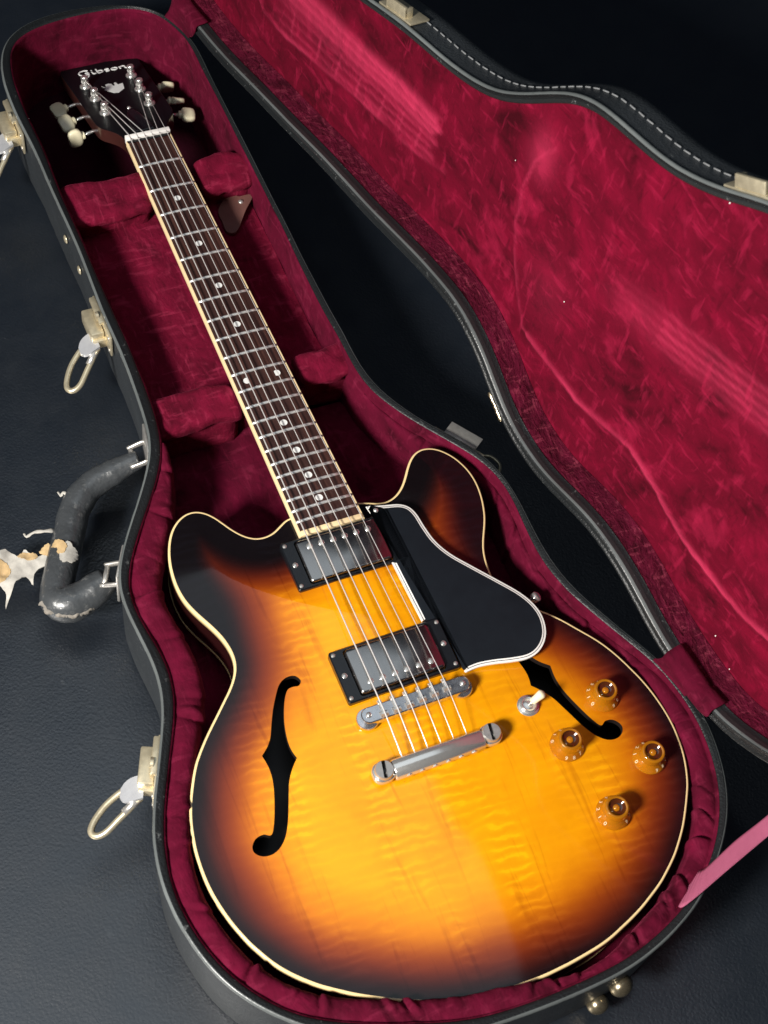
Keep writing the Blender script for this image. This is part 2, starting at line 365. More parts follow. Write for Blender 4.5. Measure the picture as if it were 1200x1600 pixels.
# ------------------------------------------------------------------ traced plans (mm, guitar frame: x to the treble side, y to the headstock, z up)
RIM=[(66.5,148.1,3.5),(57.4,160.3,3.5),(45.1,169.3,3.5),(30.7,175.2,4.2),(15.2,178.7,5.3),(-0.6,180.5,6.8),(-16.6,181.2,8.2),(-32.5,180.6,9.2),(-48.2,178.5,9.6),(-63.4,174.2,9.2),(-77.4,167.3,8.4),(-89.2,157.4,7.6),(-97.9,144.7,7.4),(-103.7,130.2,7.9),(-107.4,114.7,8.5),(-109.5,98.9,8.8),(-110.3,83,8.9),(-110.4,67,8.8),(-109.9,51,8.6),(-108.9,35,8.3),(-107.7,19,8),(-106.9,3,7.6),(-106.5,-13,7.1),(-106.3,-29,6.6),(-106,-45,6.1),(-105.5,-61,5.8),(-104.9,-77.1,5.7),(-104.3,-93.1,5.6),(-103.9,-109.1,5.6),(-103.7,-125.1,5.7),(-103.9,-141.1,6),(-104.2,-157.2,6.5),(-104.5,-173.2,7.2),(-104.7,-189.2,7.9),(-104.5,-205.2,8.2),(-104,-221.2,8.3),(-103.5,-237.2,8.2),(-103.5,-253.2,8.1),(-103.8,-269.2,8.2),(-104.5,-285.3,8.6),(-105.3,-301.3,8.8),(-106.5,-317.2,8.7),(-108.8,-332.9,8.5),(-113.3,-348,8.6),(-120.1,-362.3,8.8),(-128.1,-376.1,8.6),(-136.6,-389.7,8.2),(-145.4,-403.1,7.9),(-154,-416.6,7.7),(-162.1,-430.4,7.5),(-168.8,-444.7,7.1),(-173.1,-459.8,6.5),(-174.3,-475.4,6),(-173.5,-491.3,6),(-172,-507.2,6.8),(-170.6,-523.1,7.9),(-170.4,-539,8.6),(-172.2,-554.7,8.5),(-176.2,-570.1,8),(-181.8,-585,7.4),(-188.1,-599.8,7),(-194.5,-614.4,6.9),(-201.1,-629,7),(-207.1,-643.8,7.1),(-212.1,-658.9,7.1),(-215.3,-674.5,6.7),(-216.9,-690.3,6.1),(-216.8,-706.2,5.6),(-215.2,-722.1,5.4),(-212.1,-737.7,5.5),(-207.7,-753,5.7),(-201.7,-767.8,6),(-194,-781.6,6.1),(-184.5,-794.4,5.9),(-173.8,-806.1,5.7),(-161.9,-816.8,6.1),(-149.2,-826.4,7.4),(-135.8,-835.1,9.1),(-121.8,-842.7,10.6),(-107.1,-848.9,11),(-92,-854.1,10.8),(-76.6,-858.2,9.6),(-60.9,-861.2,8.3),(-45.1,-863.2,7.1),(-29.1,-864.4,6.4),(-13.1,-865.1,6),(2.9,-865.6,5.9),(18.9,-865.6,6),(34.9,-865.3,6.1),(50.9,-864.4,6.2),(66.7,-862.6,6.2),(82.3,-859.3,6.1),(97.7,-854.8,6),(112.6,-849.2,5.8),(127,-842.4,5.4),(140.6,-834.3,4.8),(153.3,-824.6,4.4),(165.2,-814,4.5),(176.2,-802.5,5),(186,-790,5.6),(194,-776.3,5.9),(200.2,-761.7,6.1),(204.7,-746.4,6.2),(207.8,-730.8,6.5),(209.3,-715,6.7),(208.7,-699.2,6.5),(206.2,-683.6,6),(202.1,-668.2,5.3),(196.7,-653.2,4.7),(190.3,-638.6,4.6),(183.6,-624.1,4.8),(177.1,-609.4,5),(170.8,-594.7,5.2),(165.2,-579.8,5.6),(161,-564.4,6),(158.4,-548.7,6.3),(157.3,-532.8,6.2),(157.2,-516.8,5.7),(157.6,-500.8,5),(157.7,-484.8,4.4),(156.6,-469,4.2),(153.6,-453.4,4.5),(148.3,-438.6,5.2),(140.8,-424.7,5.8),(131.7,-411.5,5.8),(122.1,-398.8,5.3),(112.8,-385.8,5.1),(104.5,-372.1,5.3),(97.3,-357.9,5.9),(91.5,-343.2,6.3),(87.7,-327.8,6.1),(85.8,-312,5.6),(85.2,-296.1,5.4),(85.1,-280.2,5.6),(84.4,-264.4,5.9),(83.7,-248.5,5.9),(83.3,-232.6,5.8),(83,-216.6,5.5),(82.7,-200.5,5.2),(82.5,-184.5,4.8),(82.6,-168.5,4.5),(82.7,-152.5,4.3),(82.6,-136.5,4.2),(82.3,-120.4,4.2),(82.2,-104.4,4.1),(82.1,-88.4,4.1),(82.1,-72.4,4.1),(82.1,-56.3,4.2),(82,-40.3,4.3),(81.9,-24.3,4.3),(81.7,-8.3,4),(81.5,7.7,3.8),(81.3,23.8,3.8),(81.2,39.8,4),(81.2,55.8,4.4),(81.4,71.8,4.6),(81.5,87.8,4.5),(80.6,103.5,4.1),(77.6,118.8,3.5),(72.8,133.8,3.5)]
BODY=[(-31.4,-443.8),(-38,-447.3),(-44.7,-451),(-52.1,-452.6),(-59.5,-451.5),(-66,-447.6),(-71.4,-442),(-76,-435.5),(-80.1,-428.7),(-84.5,-422.2),(-90,-416.7),(-96.7,-413.3),(-104,-413),(-111,-415.8),(-117.1,-420.6),(-122,-426.7),(-125.8,-433.6),(-128.7,-441),(-130.9,-448.6),(-132.3,-456.4),(-133.1,-464.3),(-133.2,-472.2),(-132.5,-480.1),(-130.9,-487.9),(-128.3,-495.4),(-125.1,-502.7),(-121.6,-509.8),(-118.2,-517),(-115.3,-524.4),(-113.3,-532),(-112.3,-539.8),(-112.8,-547.6),(-115.1,-555),(-119.1,-561.8),(-124,-568),(-129.5,-573.8),(-135,-579.5),(-140.5,-585.2),(-146.1,-590.9),(-151.6,-596.7),(-156.9,-602.7),(-161.9,-608.8),(-166.6,-615.2),(-170.6,-622.1),(-174.2,-629.2),(-177.6,-636.4),(-180.6,-643.7),(-183.2,-651.2),(-185.2,-658.9),(-186.7,-666.7),(-187.9,-674.6),(-188.5,-682.5),(-188.7,-690.5),(-188.5,-698.4),(-187.8,-706.3),(-186.6,-714.2),(-184.9,-722),(-182.9,-729.7),(-180.5,-737.2),(-177.6,-744.7),(-174.5,-752),(-170.8,-759),(-166.9,-765.9),(-162.5,-772.5),(-157.5,-778.7),(-152.1,-784.5),(-146.3,-790),(-140.3,-795.2),(-133.9,-799.9),(-127.3,-804.4),(-120.7,-808.8),(-113.8,-812.9),(-106.9,-816.7),(-99.9,-820.5),(-92.7,-824),(-85.5,-827.3),(-78.1,-830.4),(-70.7,-833.3),(-63.2,-835.9),(-55.6,-838.3),(-47.9,-840.2),(-40.1,-841.6),(-32.2,-842.7),(-24.3,-843.5),(-16.3,-844.3),(-8.4,-844.8),(-0.4,-845.2),(7.5,-845.3),(15.5,-845.1),(23.4,-844.6),(31.4,-844),(39.3,-843.1),(47.2,-842.1),(55.1,-840.9),(62.8,-839.3),(70.5,-837.1),(78,-834.5),(85.5,-831.9),(92.9,-829),(100.2,-825.8),(107.3,-822.2),(114.4,-818.5),(121.2,-814.5),(127.7,-809.9),(134.1,-805.1),(140.2,-800),(145.8,-794.5),(151.3,-788.7),(156.5,-782.7),(161.3,-776.3),(165.9,-769.8),(170.3,-763.2),(174.5,-756.4),(177.9,-749.3),(180.8,-741.9),(183.2,-734.3),(184.9,-726.6),(186.1,-718.7),(186.9,-710.8),(187,-702.9),(186.6,-694.9),(185.7,-687),(184.5,-679.2),(182.8,-671.4),(180.7,-663.7),(178.1,-656.2),(175.4,-648.7),(172.4,-641.3),(169,-634.1),(165.2,-627.2),(160.8,-620.6),(156,-614.2),(151.2,-607.9),(146.4,-601.5),(141.3,-595.4),(135.8,-589.7),(130,-584.3),(124.4,-578.6),(118.9,-572.8),(114,-566.7),(110,-560),(107.6,-552.7),(107,-544.9),(107.5,-537),(108.8,-529.2),(110.9,-521.5),(114,-514.2),(117.7,-507.2),(121.5,-500.2),(124.9,-493),(127.5,-485.6),(129.6,-477.9),(131,-470.1),(131.7,-462.2),(131.4,-454.3),(130.1,-446.5),(127.6,-439),(124.2,-431.9),(119.6,-425.5),(114,-420.1),(107.3,-416.6),(99.9,-415.6),(92.9,-417.8),(86.9,-422.5),(81.8,-428.5),(77.2,-435),(72.4,-441.3),(66.9,-446.9),(60.4,-451.1),(53.2,-453.2),(45.9,-452.4),(38.7,-449.6),(31.2,-447.2),(23.4,-446.1),(15.5,-445.4),(7.6,-444.8),(-0.4,-444.2),(-8.3,-443.6),(-16.3,-443.1),(-24.1,-442.7)]
LID=[(31.5,1.4),(47.4,2.2),(63.2,3.5),(79,5.3),(94.8,7.6),(110.5,10.2),(126.2,12.8),(141.9,15.3),(157.6,17.6),(173.4,19.9),(189.1,22.2),(204.8,24.7),(220.5,27.3),(236.3,29.9),(252,32.2),(267.8,34.3),(283.6,36.2),(299.4,38),(315.2,39.8),(331,41.9),(346.7,44.4),(362.4,47),(378.1,49.7),(393.8,52.2),(409.5,54.4),(425.4,56),(441.2,57.1),(457,57.2),(472.5,55.3),(487.6,51.1),(502.3,45.1),(516.3,37.7),(530,29.7),(543.9,22.1),(558.3,15.9),(573.5,11.6),(589,9.1),(604.7,8.5),(620.4,9.9),(635.9,12.8),(651.5,16.1),(667.1,18.8),(682.8,20),(698.6,19.4),(714.3,17.3),(729.8,13.9),(745,9.5),(760.3,5),(775.7,1.3),(791.3,-1.3),(807.1,-2.8),(823,-3.8),(838.7,-3.6),(854,-1.2),(868.9,3.9),(883.1,10.7),(896.8,18.7),(909.5,28),(921,38.8),(931.4,50.7),(940.3,63.7),(947.6,77.7),(953.5,92.3),(958,107.5),(961.4,123),(964.1,138.6),(965.7,154.4),(966.3,170.3),(966.2,186.1),(964.9,201.9),(962.3,217.5),(959,233.1),(954.8,248.3),(949.5,263.3),(943.6,278.1),(937.2,292.6),(929.9,306.6),(921.6,320.2),(912.8,333.4),(903.6,346.4),(893.7,358.8),(883.2,370.7),(872.1,382),(860.1,392.2),(847,400.8),(832.9,407.9),(818.1,412.7),(802.6,415.5),(786.9,416.5),(771.2,415.6),(755.7,412.9),(740.6,408.3),(726.1,402),(711.9,394.8),(697.7,387.7),(683.5,380.7),(669.6,373.2),(655.7,365.3),(641.7,358),(627.2,351.6),(612.2,346.3),(596.8,342.5),(581.2,339.9),(565.4,337.8),(549.7,335.6),(534.2,332.4),(519.6,327),(506,319.2),(493.4,309.7),(481.2,299.5),(469.1,289.2),(456.6,279.4),(443.5,270.4),(429.6,263),(414.9,257.2),(399.8,252.6),(384.3,248.8),(368.7,245.7),(353,243),(337.4,240.3),(321.7,237.3),(306.2,233.7),(290.8,229.8),(275.4,225.8),(260,221.9),(244.5,218.1),(229,214.6),(213.4,211.6),(197.7,209.2),(181.9,207.2),(166.1,205.2),(150.3,203.4),(134.5,201.8),(118.6,200.2),(102.8,198.6),(87,196.9),(71.2,195.1),(55.4,193.2),(39.6,191.3),(23.8,189.1),(8.1,186.8),(-7.5,183.9),(-22.8,179.9),(-37.4,174.2),(-50.8,166.5),(-62,156.2),(-70.4,143.4),(-76,128.9),(-79,113.6),(-79.7,97.9),(-78.5,82.2),(-75.6,66.7),(-70.9,51.6),(-64.4,37.4),(-55.6,24.6),(-44.4,14.2),(-30.9,7.1),(-15.9,3.2),(-0.3,1.5),(15.6,1.1)]

ZRIM = 4.0; ZFLOOR = -90.0; ZB = -4.0

# ------------------------------------------------------------------ the surface everything lies on
def floor():
    nx, ny = 90, 110; V = []; F = []
    for j in range(ny+1):
        for i in range(nx+1):
            x = -2600+5200*i/nx; y = -2200+6200*j/ny
            r = math.hypot(x, y+350)
            z = ZFLOOR-0.3 + (14*n3(x, y, 3, 0.0022)+30*n3(x, y, 9, 0.0009))*sstep(np.array((r-700)/900.))
            V.append((x, y, float(z)))
    for j in range(ny):
        for i in range(nx):
            a = j*(nx+1)+i; F.append((a, a+1, a+nx+2, a+nx+1))
    o = mesh('floor', V, F, LEATHER); o['kind'] = 'structure'; o['label'] = 'black pebbled leather surface under the open case'
floor()

# ------------------------------------------------------------------ guitar case
case = thing('guitar_case', 'open black hard case lined in crimson velvet with its lid standing up at the right', 'guitar case', (0, -360, ZFLOOR))
_r = np.array(catmull([(a, b, 0) for a, b, c in RIM], 4, True))[:, :2]
RW = resample(np.vstack([RIM, RIM[:1]])[:-1], len(_r))[:, 2]
RO = resample(np.c_[_r, RW], 720); RW = RO[:, 2]; RO = RO[:, :2]
RINW = inward(RO)
def off_rim(d): return RO+RINW*np.asarray(d).reshape(-1, 1)*np.ones((len(RO), 1))
wob = np.array([n3(x, y, 0, 0.06) for x, y in RO]); wob2 = np.array([n3(x, y, 5, 0.25) for x, y in RO])
# shell: outside wall, rounded bottom edge, bottom
one = np.ones(len(RO))
bot = 2.0+4*sstep((RO[:, 1]+520)/350)           # the headstock end is drawn in a little at its foot
loops = [z3(off_rim(0*one), -0.2), z3(off_rim(0.2+0.25*wob), -3), z3(off_rim(0.25*bot+0.3*wob), -40), z3(off_rim(0.6*bot+0.5*wob), -74),
         z3(off_rim(bot+0.5), -83), z3(off_rim(bot+3), -87.5), z3(off_rim(bot+8), -90)]
rings('shell', loops, VINYL, case, cap1=True, angle=60)
# rim: rounded bead on the outer edge and the flat top up to the lining
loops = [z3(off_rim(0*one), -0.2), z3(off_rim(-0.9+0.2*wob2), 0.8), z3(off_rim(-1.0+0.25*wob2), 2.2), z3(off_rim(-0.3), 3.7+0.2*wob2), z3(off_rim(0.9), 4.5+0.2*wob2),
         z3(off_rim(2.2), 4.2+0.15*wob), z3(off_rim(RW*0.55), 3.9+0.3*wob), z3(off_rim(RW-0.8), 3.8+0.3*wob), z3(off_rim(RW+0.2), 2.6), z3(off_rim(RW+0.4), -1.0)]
rings('rim', loops, VINYL, case, mats=[VINYL, VINYL_EDGE, EDGE_HIGHLIGHT], ring_mats=[0, 1, 2, 2, 1, 1, 1, 1, 1])
# lining of the walls, drawn slightly in towards the bottom and rumpled
def rum(i, z): return 1.6*n3(RO[i, 0], RO[i, 1], z*0.5, 0.030)+0.7*n3(RO[i, 0], RO[i, 1], z, 0.09)
zs = [3.2, 2.6, -1, -6, -12, -20, -30, -42, -56, -70, -84]
loops = []
for k, z in enumerate(zs):
    d = RW+0.1+np.array([0.0 if k < 1 else rum(i, z) for i in range(len(RO))])*min(1, k/3)+(1.2 if 0 < k < 3 else 1.6)*(k > 0)+0.04*(3-z)
    loops.append(z3(off_rim(d), z))
rings('wall_lining', loops, VELVET, case)
# raised beds: body bed, compartment lid under the neck
def clip_sheet(name, y0, y1, z, m, step=9, d=3.5, amp=1.0, parent=case):
    P = off_rim(RW+d); sel = P[(P[:, 1] > y0) & (P[:, 1] < y1)]
    # split into left and right chains
    L = sel[sel[:, 0] < -10]; Rr = sel[sel[:, 0] >= -10]
    L = L[np.argsort(-L[:, 1])]; Rr = Rr[np.argsort(Rr[:, 1])]
    O = np.vstack([L, Rr]); O = resample(O, 160)
    V, T = fill(O, [], step)
    return mesh(name, [(x, y, z+amp*n3(x, y, z, 0.02)+0.5*amp*n3(x, y, z, 0.06)) for x, y in V], T, m, parent)
clip_sheet('floor_lining', -900, 400, -83.5, VELVET_SHADED, step=12)
clip_sheet('body_bed', -850, -308, -53, VELVET, amp=1.5)
clip_sheet('compartment_lid', -292, -48, -34, VELVET_LIT, amp=1.0)

# padded velvet bolster round the body, gathered in pleats
def bolster():
    sel = np.where(RO[:, 1] < -335)[0]; idx = list(range(sel[0], sel[-1]+1))
    Q0 = np.c_[RO[idx], RW[idx], RINW[idx]]; s0 = np.r_[0, np.cumsum(np.linalg.norm(np.diff(Q0[:, :2], axis=0), axis=1))]
    n = int(s0[-1]/1.25); s = np.linspace(0, s0[-1], n); G = np.stack([np.interp(s, s0, Q0[:, k]) for k in range(5)], 1)
    Q, rw, Nn = G[:, :2], G[:, 2], G[:, 3:5]
    rng = random.Random(21); cr = [0.0]
    while cr[-1] < s[-1]: cr.append(cr[-1]+rng.choice((17, 24, 30, 38, 50, 60))*rng.uniform(0.85, 1.15))
    cr = np.array(cr); skew = np.array([rng.uniform(-16, 16) for _ in cr]); dep = np.array([rng.choice((0.2, 0.45, 0.7, 1.1)) for _ in cr]); sgn = np.array([rng.choice((-1, 1)) for _ in cr])
    left = Q[:, 0] < 0; rt = ~left; y = Q[:, 1]
    w = np.where(left, 19.0, 16.0)
    w = np.where(left & (y > -610), 19.0+6*sstep((y+610)/70.), w)
    w = np.where(left & (y > -430), 25-9*sstep((y+430)/90.), w)
    w = np.where(rt & (y > -690), 15-5*sstep((y+690)/60.), w)
    slack = np.exp(-((Q[:, 0]-40)/36.)**2)*(y < -820); w = w*(1-0.62*slack)
    edge = np.minimum(sstep(s/40.), sstep((s[-1]-s)/40.)); w = w*(0.25+0.75*edge)
    ker = np.ones(41)/41; sm = lambda a: np.convolve(np.pad(a, 20, mode='edge'), ker, 'valid')
    w = sm(w); top = np.where(left, 0.0, -1.5); top = np.where(rt & (y > -690), -1.5-9*sstep((y+690)/90.), top); top = sm(top)
    prof = [(0.0, 0), (0.06, 1.9), (0.16, 3.0), (0.30, 3.8), (0.45, 3.9), (0.60, 3.3), (0.74, 1.9), (0.86, -0.6), (0.95, -4.5), (1.0, -10), (0.99, -17), (0.95, -26), (0.88, -40), (0.82, -54)]
    loops = []
    for pi, (f, z) in enumerate(prof):
        dist = s[:, None]-(cr[None]+skew[None]*(f-0.5)); b = np.argmin(np.abs(dist), 1); d_ = dist[np.arange(n), b]; sd = d_*sgn[b]; dp = dep[b]
        groove = np.where(sd > 0, np.exp(-np.abs(d_)/0.9), np.exp(-np.abs(d_)/2.6))*dp          # steep on one side: the cloth folds over itself
        puff = np.where(sd > 0, np.exp(-(np.abs(d_)-3.5)**2/14.), 0)*dp
        act = min(1, f*6)*(1 if f < 0.9 else 0.8)
        lump = np.array([1.2*n3(a, b_, z*2, 0.04)+0.7*n3(a, b_, z*2+9, 0.12)+0.3*n3(a, b_, z*2, 0.35) for a, b_ in Q])
        taper = np.exp(-((f-0.62)/0.42)**2)
        dd = rw+0.3+w*f+(pi > 0)*lump*0.6+act*(-2.0*groove+1.8*puff)*f
        zz = (top+z*(0.6 if z > 0 else 1)+act*taper*(-4.6*groove+2.4*puff)+0.9*lump) if pi else np.full(n, 2.3)
        loops.append(np.c_[Q+Nn*dd[:, None], zz])
    rings('bolster', loops, VELVET, case, closed=False)
bolster()

# soft velvet blocks that cradle the neck
def soft(mb, x0, x1, y0, y1, z0, z1, r, seed, amp=1.6, lean=0.0, cut=10):
    bm = bmesh.new(); bmesh.ops.create_cube(bm, size=2); bmesh.ops.subdivide_edges(bm, edges=list(bm.edges), cuts=cut, use_grid_fill=True)
    c = Vector(((x0+x1)/2, (y0+y1)/2, (z0+z1)/2)); h = Vector(((x1-x0)/2, (y1-y0)/2, (z1-z0)/2)); vs = []
    for v in bm.verts:
        p = Vector((v.co.x*h.x, v.co.y*h.y, v.co.z*h.z)); rr = min(r, h.x, h.y, h.z)
        q = Vector([max(-h[i]+rr, min(h[i]-rr, p[i])) for i in range(3)]); dlt = p-q
        if dlt.length > 1e-6: p = q+dlt.normalized()*rr
        p = p+c; nn = 1.0*n3(p.x+seed, p.y, p.z, 0.05)+0.45*n3(p.x, p.y+seed, p.z, 0.14)
        p = p+Vector((0.4, 0.8, 1.0))*nn*amp; p.y += lean*(p.z-z0); vs.append(p)
    bm.verts.index_update(); mb.add(vs, [tuple(v.index for v in f.verts) for f in bm.faces]); bm.free()
def pad(x0, x1, y0, y1, zt, zb, seed, fold=True):
    mb = MB()
    soft(mb, x0, x1, y0, y1, zb, zt-3, 9, seed)
    if fold: soft(mb, x0-1.5, x1+1, y0-6.5, y1+1, zt-15, zt+1.0, 7.5, seed+3, 3.0)
    mb.build('neck_rest', VELVET_LIT, case)
pad(-99, -21, -75, -36, -4, -50, 1)
pad(31, 80, -71, -36, -4, -50, 2)
pad(-99, -23, -321, -291, -3, -60, 3)
pad(36, 87, -308, -282, -3, -60, 4)
for a in ((-24, 36, -66, -30, -58, -26, 5, 5), (-25, 41, -312, -282, -62, -22, 6, 6)):
    mb = MB(); soft(mb, *a); mb.build('neck_rest_saddle', VELVET, case)

# brown leather pull tab with a snap on the compartment lid
P = resample(catmull([(57.5, -65, 0), (41, -82, 0), (39, -99, 0), (39.5, -111, 0), (48.5, -113, 0), (63.5, -94, 0), (75, -80.5, 0), (74, -75, 0), (64, -73.5, 0), (61, -67, 0)], 5, True), 60)
base = P[:, :2]
def tz(x, y): return -30.0+0.12*(x-38)+1.3*math.sin((y+115)*0.09)
V, T = fill(base, [], 4.0); nb = len(V)
VV = [(x, y, tz(x, y)) for x, y in V]+[(x, y, tz(x, y)-2.2) for x, y in V]
FF = [tuple(t) for t in T]+[(t[0]+nb, t[2]+nb, t[1]+nb) for t in T]+[(i, (i+1) % 60, (i+1) % 60+nb, i+nb) for i in range(60)]
tab = mesh('pull_tab', VV, FF, TAB, case, angle=40)
MB().add(*lathe([(2.6, 0), (2.6, 0.5), (1.9, 1.3), (0.7, 1.7)], 14, (63.5, -81.5, tz(63.5, -81.5)))).build('snap', AGED, tab)

# ---- metal fittings on the outside
def frame_at(x, y):
    i = int(np.argmin(np.hypot(RO[:, 0]-x, RO[:, 1]-y))); nrm = -RINW[i]; t = np.array([-nrm[1], nrm[0]])
    if t[1] > 0: t = -t                 # along the wall, towards the strap end
    return Vector((RO[i, 0], RO[i, 1], 0)), Vector((t[0], t[1], 0)), Vector((nrm[0], nrm[1], 0))
def latch(x, y, flip=1, open_=True):
    p, t, n = frame_at(x, y); Z = Vector((0, 0, 1))
    fr = Matrix((t*flip, n, Z)).transposed()
    def at(a, b, c): return p+t*a*flip+n*b+Z*c
    def bx(mb, a, b, c, sa, sb, sc_, bev=0.6): mb.add(*box(at(a, b, c), sa, sb, sc_, fr, bev))
    mb = MB(); bx(mb, 0, 1.4, -13, 50, 2.2, 25, 0.8); bx(mb, -9, 3.2, -2.5, 30, 5.5, 4.5, 1.2)
    mb.add(*lathe([(4.2, -1.2), (4.2, 1.2)], 12, at(-3, 5.2, -2.0), fr @ Matrix.Rotation(math.radians(90), 3, 'X')))
    pl = mb.build('latch', BRASS, case, angle=35)
    for a in (-21, 21):
        for c in (-5, -21): MB().add(*lathe([(1.9, 0), (1.8, 0.6), (0.9, 1.1)], 10, at(a, 2.4, c), Vector((0, 0, 1)).rotation_difference(n).to_matrix())).build('rivet', AGED, pl)
    mb = MB(); bx(mb, -4, 9, -16, 30, 12, 15, 1.6); bx(mb, 10, 8, -20, 8, 12, 10, 1.2); mb.build('hinge_block', BRASS, pl, angle=35)
    if not open_: return pl
    # pale tongue, rounded at its end
    mb = MB(); rows = []
    for k in range(9):
        b = 10+17*k/8; wd_ = 9.5*math.sqrt(max(0.02, 1-max(0, (k-4)/4.3)**2)); zc = -16-0.13*(b-10)**1.25
        rows.append([at(9-wd_+0.30*(b-10), b, zc), at(9+wd_+0.30*(b-10), b, zc), at(9+wd_+0.30*(b-10), b, zc-3), at(9-wd_+0.30*(b-10), b, zc-3)])
    V = [v for r_ in rows for v in r_]; F = []
    for k in range(8):
        for a in range(4): F.append((k*4+a, k*4+(a+1) % 4, k*4+4+(a+1) % 4, k*4+4+a))
    F += [(0, 1, 2, 3), (35, 34, 33, 32)]
    mb.add(V, F); mb.build('lever', SILVER, pl, angle=50)
    path = catmull([at(6, 19, -26), at(10, 27, -29), at(19, 37, -33), at(30, 44, -36), at(38, 46, -37), at(42, 42, -36), at(40, 35, -33), at(31, 26, -28), at(24, 19, -24), at(19, 15, -22)], 6)
    MB().add(*tube(path, 2.7, 8)).build('bail', BRASS, pl)
    MB().add(*tube([at(16, 12, -21), at(21, 17, -23), at(27, 23, -26)], 3.3, 8)).build('bail_clip', AGED, pl)
    return pl
latch(-113, 58); latch(-106, -195); latch(-197, -605)
# latch on the hinge-side waist, its tongue standing open
p, t, n = frame_at(146, -411); Zv = Vector((0, 0, 1)); fr = Matrix((t, n, Zv)).transposed()
mb = MB(); mb.add(*box(p+n*1.3+Zv*-10, 50, 2.2, 22, fr, 0.7)); w = mb.build('latch', BRASS, case, angle=35)
mb = MB(); mb.add(*box(p+n*10-t*1+Zv*-3, 31, 15, 1.6, fr, 0.4)); mb.add(*box(p+n*4.5+Zv*-6, 22, 5, 5, fr, 0.8)); mb.build('hinge_block', AGED, w, angle=35)
MB().add(*tube(catmull([p+n*6+t*20+Zv*-10, p+n*11+t*27+Zv*-10, p+n*10+t*37+Zv*-12, p+n*5+t*40+Zv*-16], 5), 1.5, 7)).build('bail', BRASS, w)

# feet at the strap end, and brass nail heads on the neck wall
for (x, y, z, r) in ((70, -866.5, -47, 9.0), (57, -867.5, -70, 8.6)):
    p, t, n = frame_at(x, y); q = Vector((x, y, 0)).to_2d()
    rot = Vector((0, 0, 1)).rotation_difference(n).to_matrix()
    c = Vector((p.x, p.y, z))
    prof = [(r*0.9, -2), (r*0.98, 0.6), (r, 2.2)]+[(r*math.cos(a), 2.2+r*0.86*math.sin(a)) for a in np.linspace(0.15, 1.45, 8)]
    MB().add(*lathe(prof, 22, c, rot)).build('foot_stud', DULLBRASS, case)
for (x, y) in ((-108, -81), (-108, -119)):
    p, t, n = frame_at(x, y); rot = Vector((0, 0, 1)).rotation_difference(n).to_matrix()
    prof = [(4.4, 0), (4.2, 0.7), (3.0, 1.5), (1.2, 1.9)]
    vs, fs = lathe(prof, 16, (0, 0, 0)); st = Matrix.Diagonal((1, 1, 1)); vs = [p+Vector((0, 0, -26))+(rot @ v) for v in vs]
    vs = [Vector((v.x, y+(v.y-y)*1.0, v.z)) for v in vs]
    MB().add(vs, fs).build('rivet', BRASS, case)

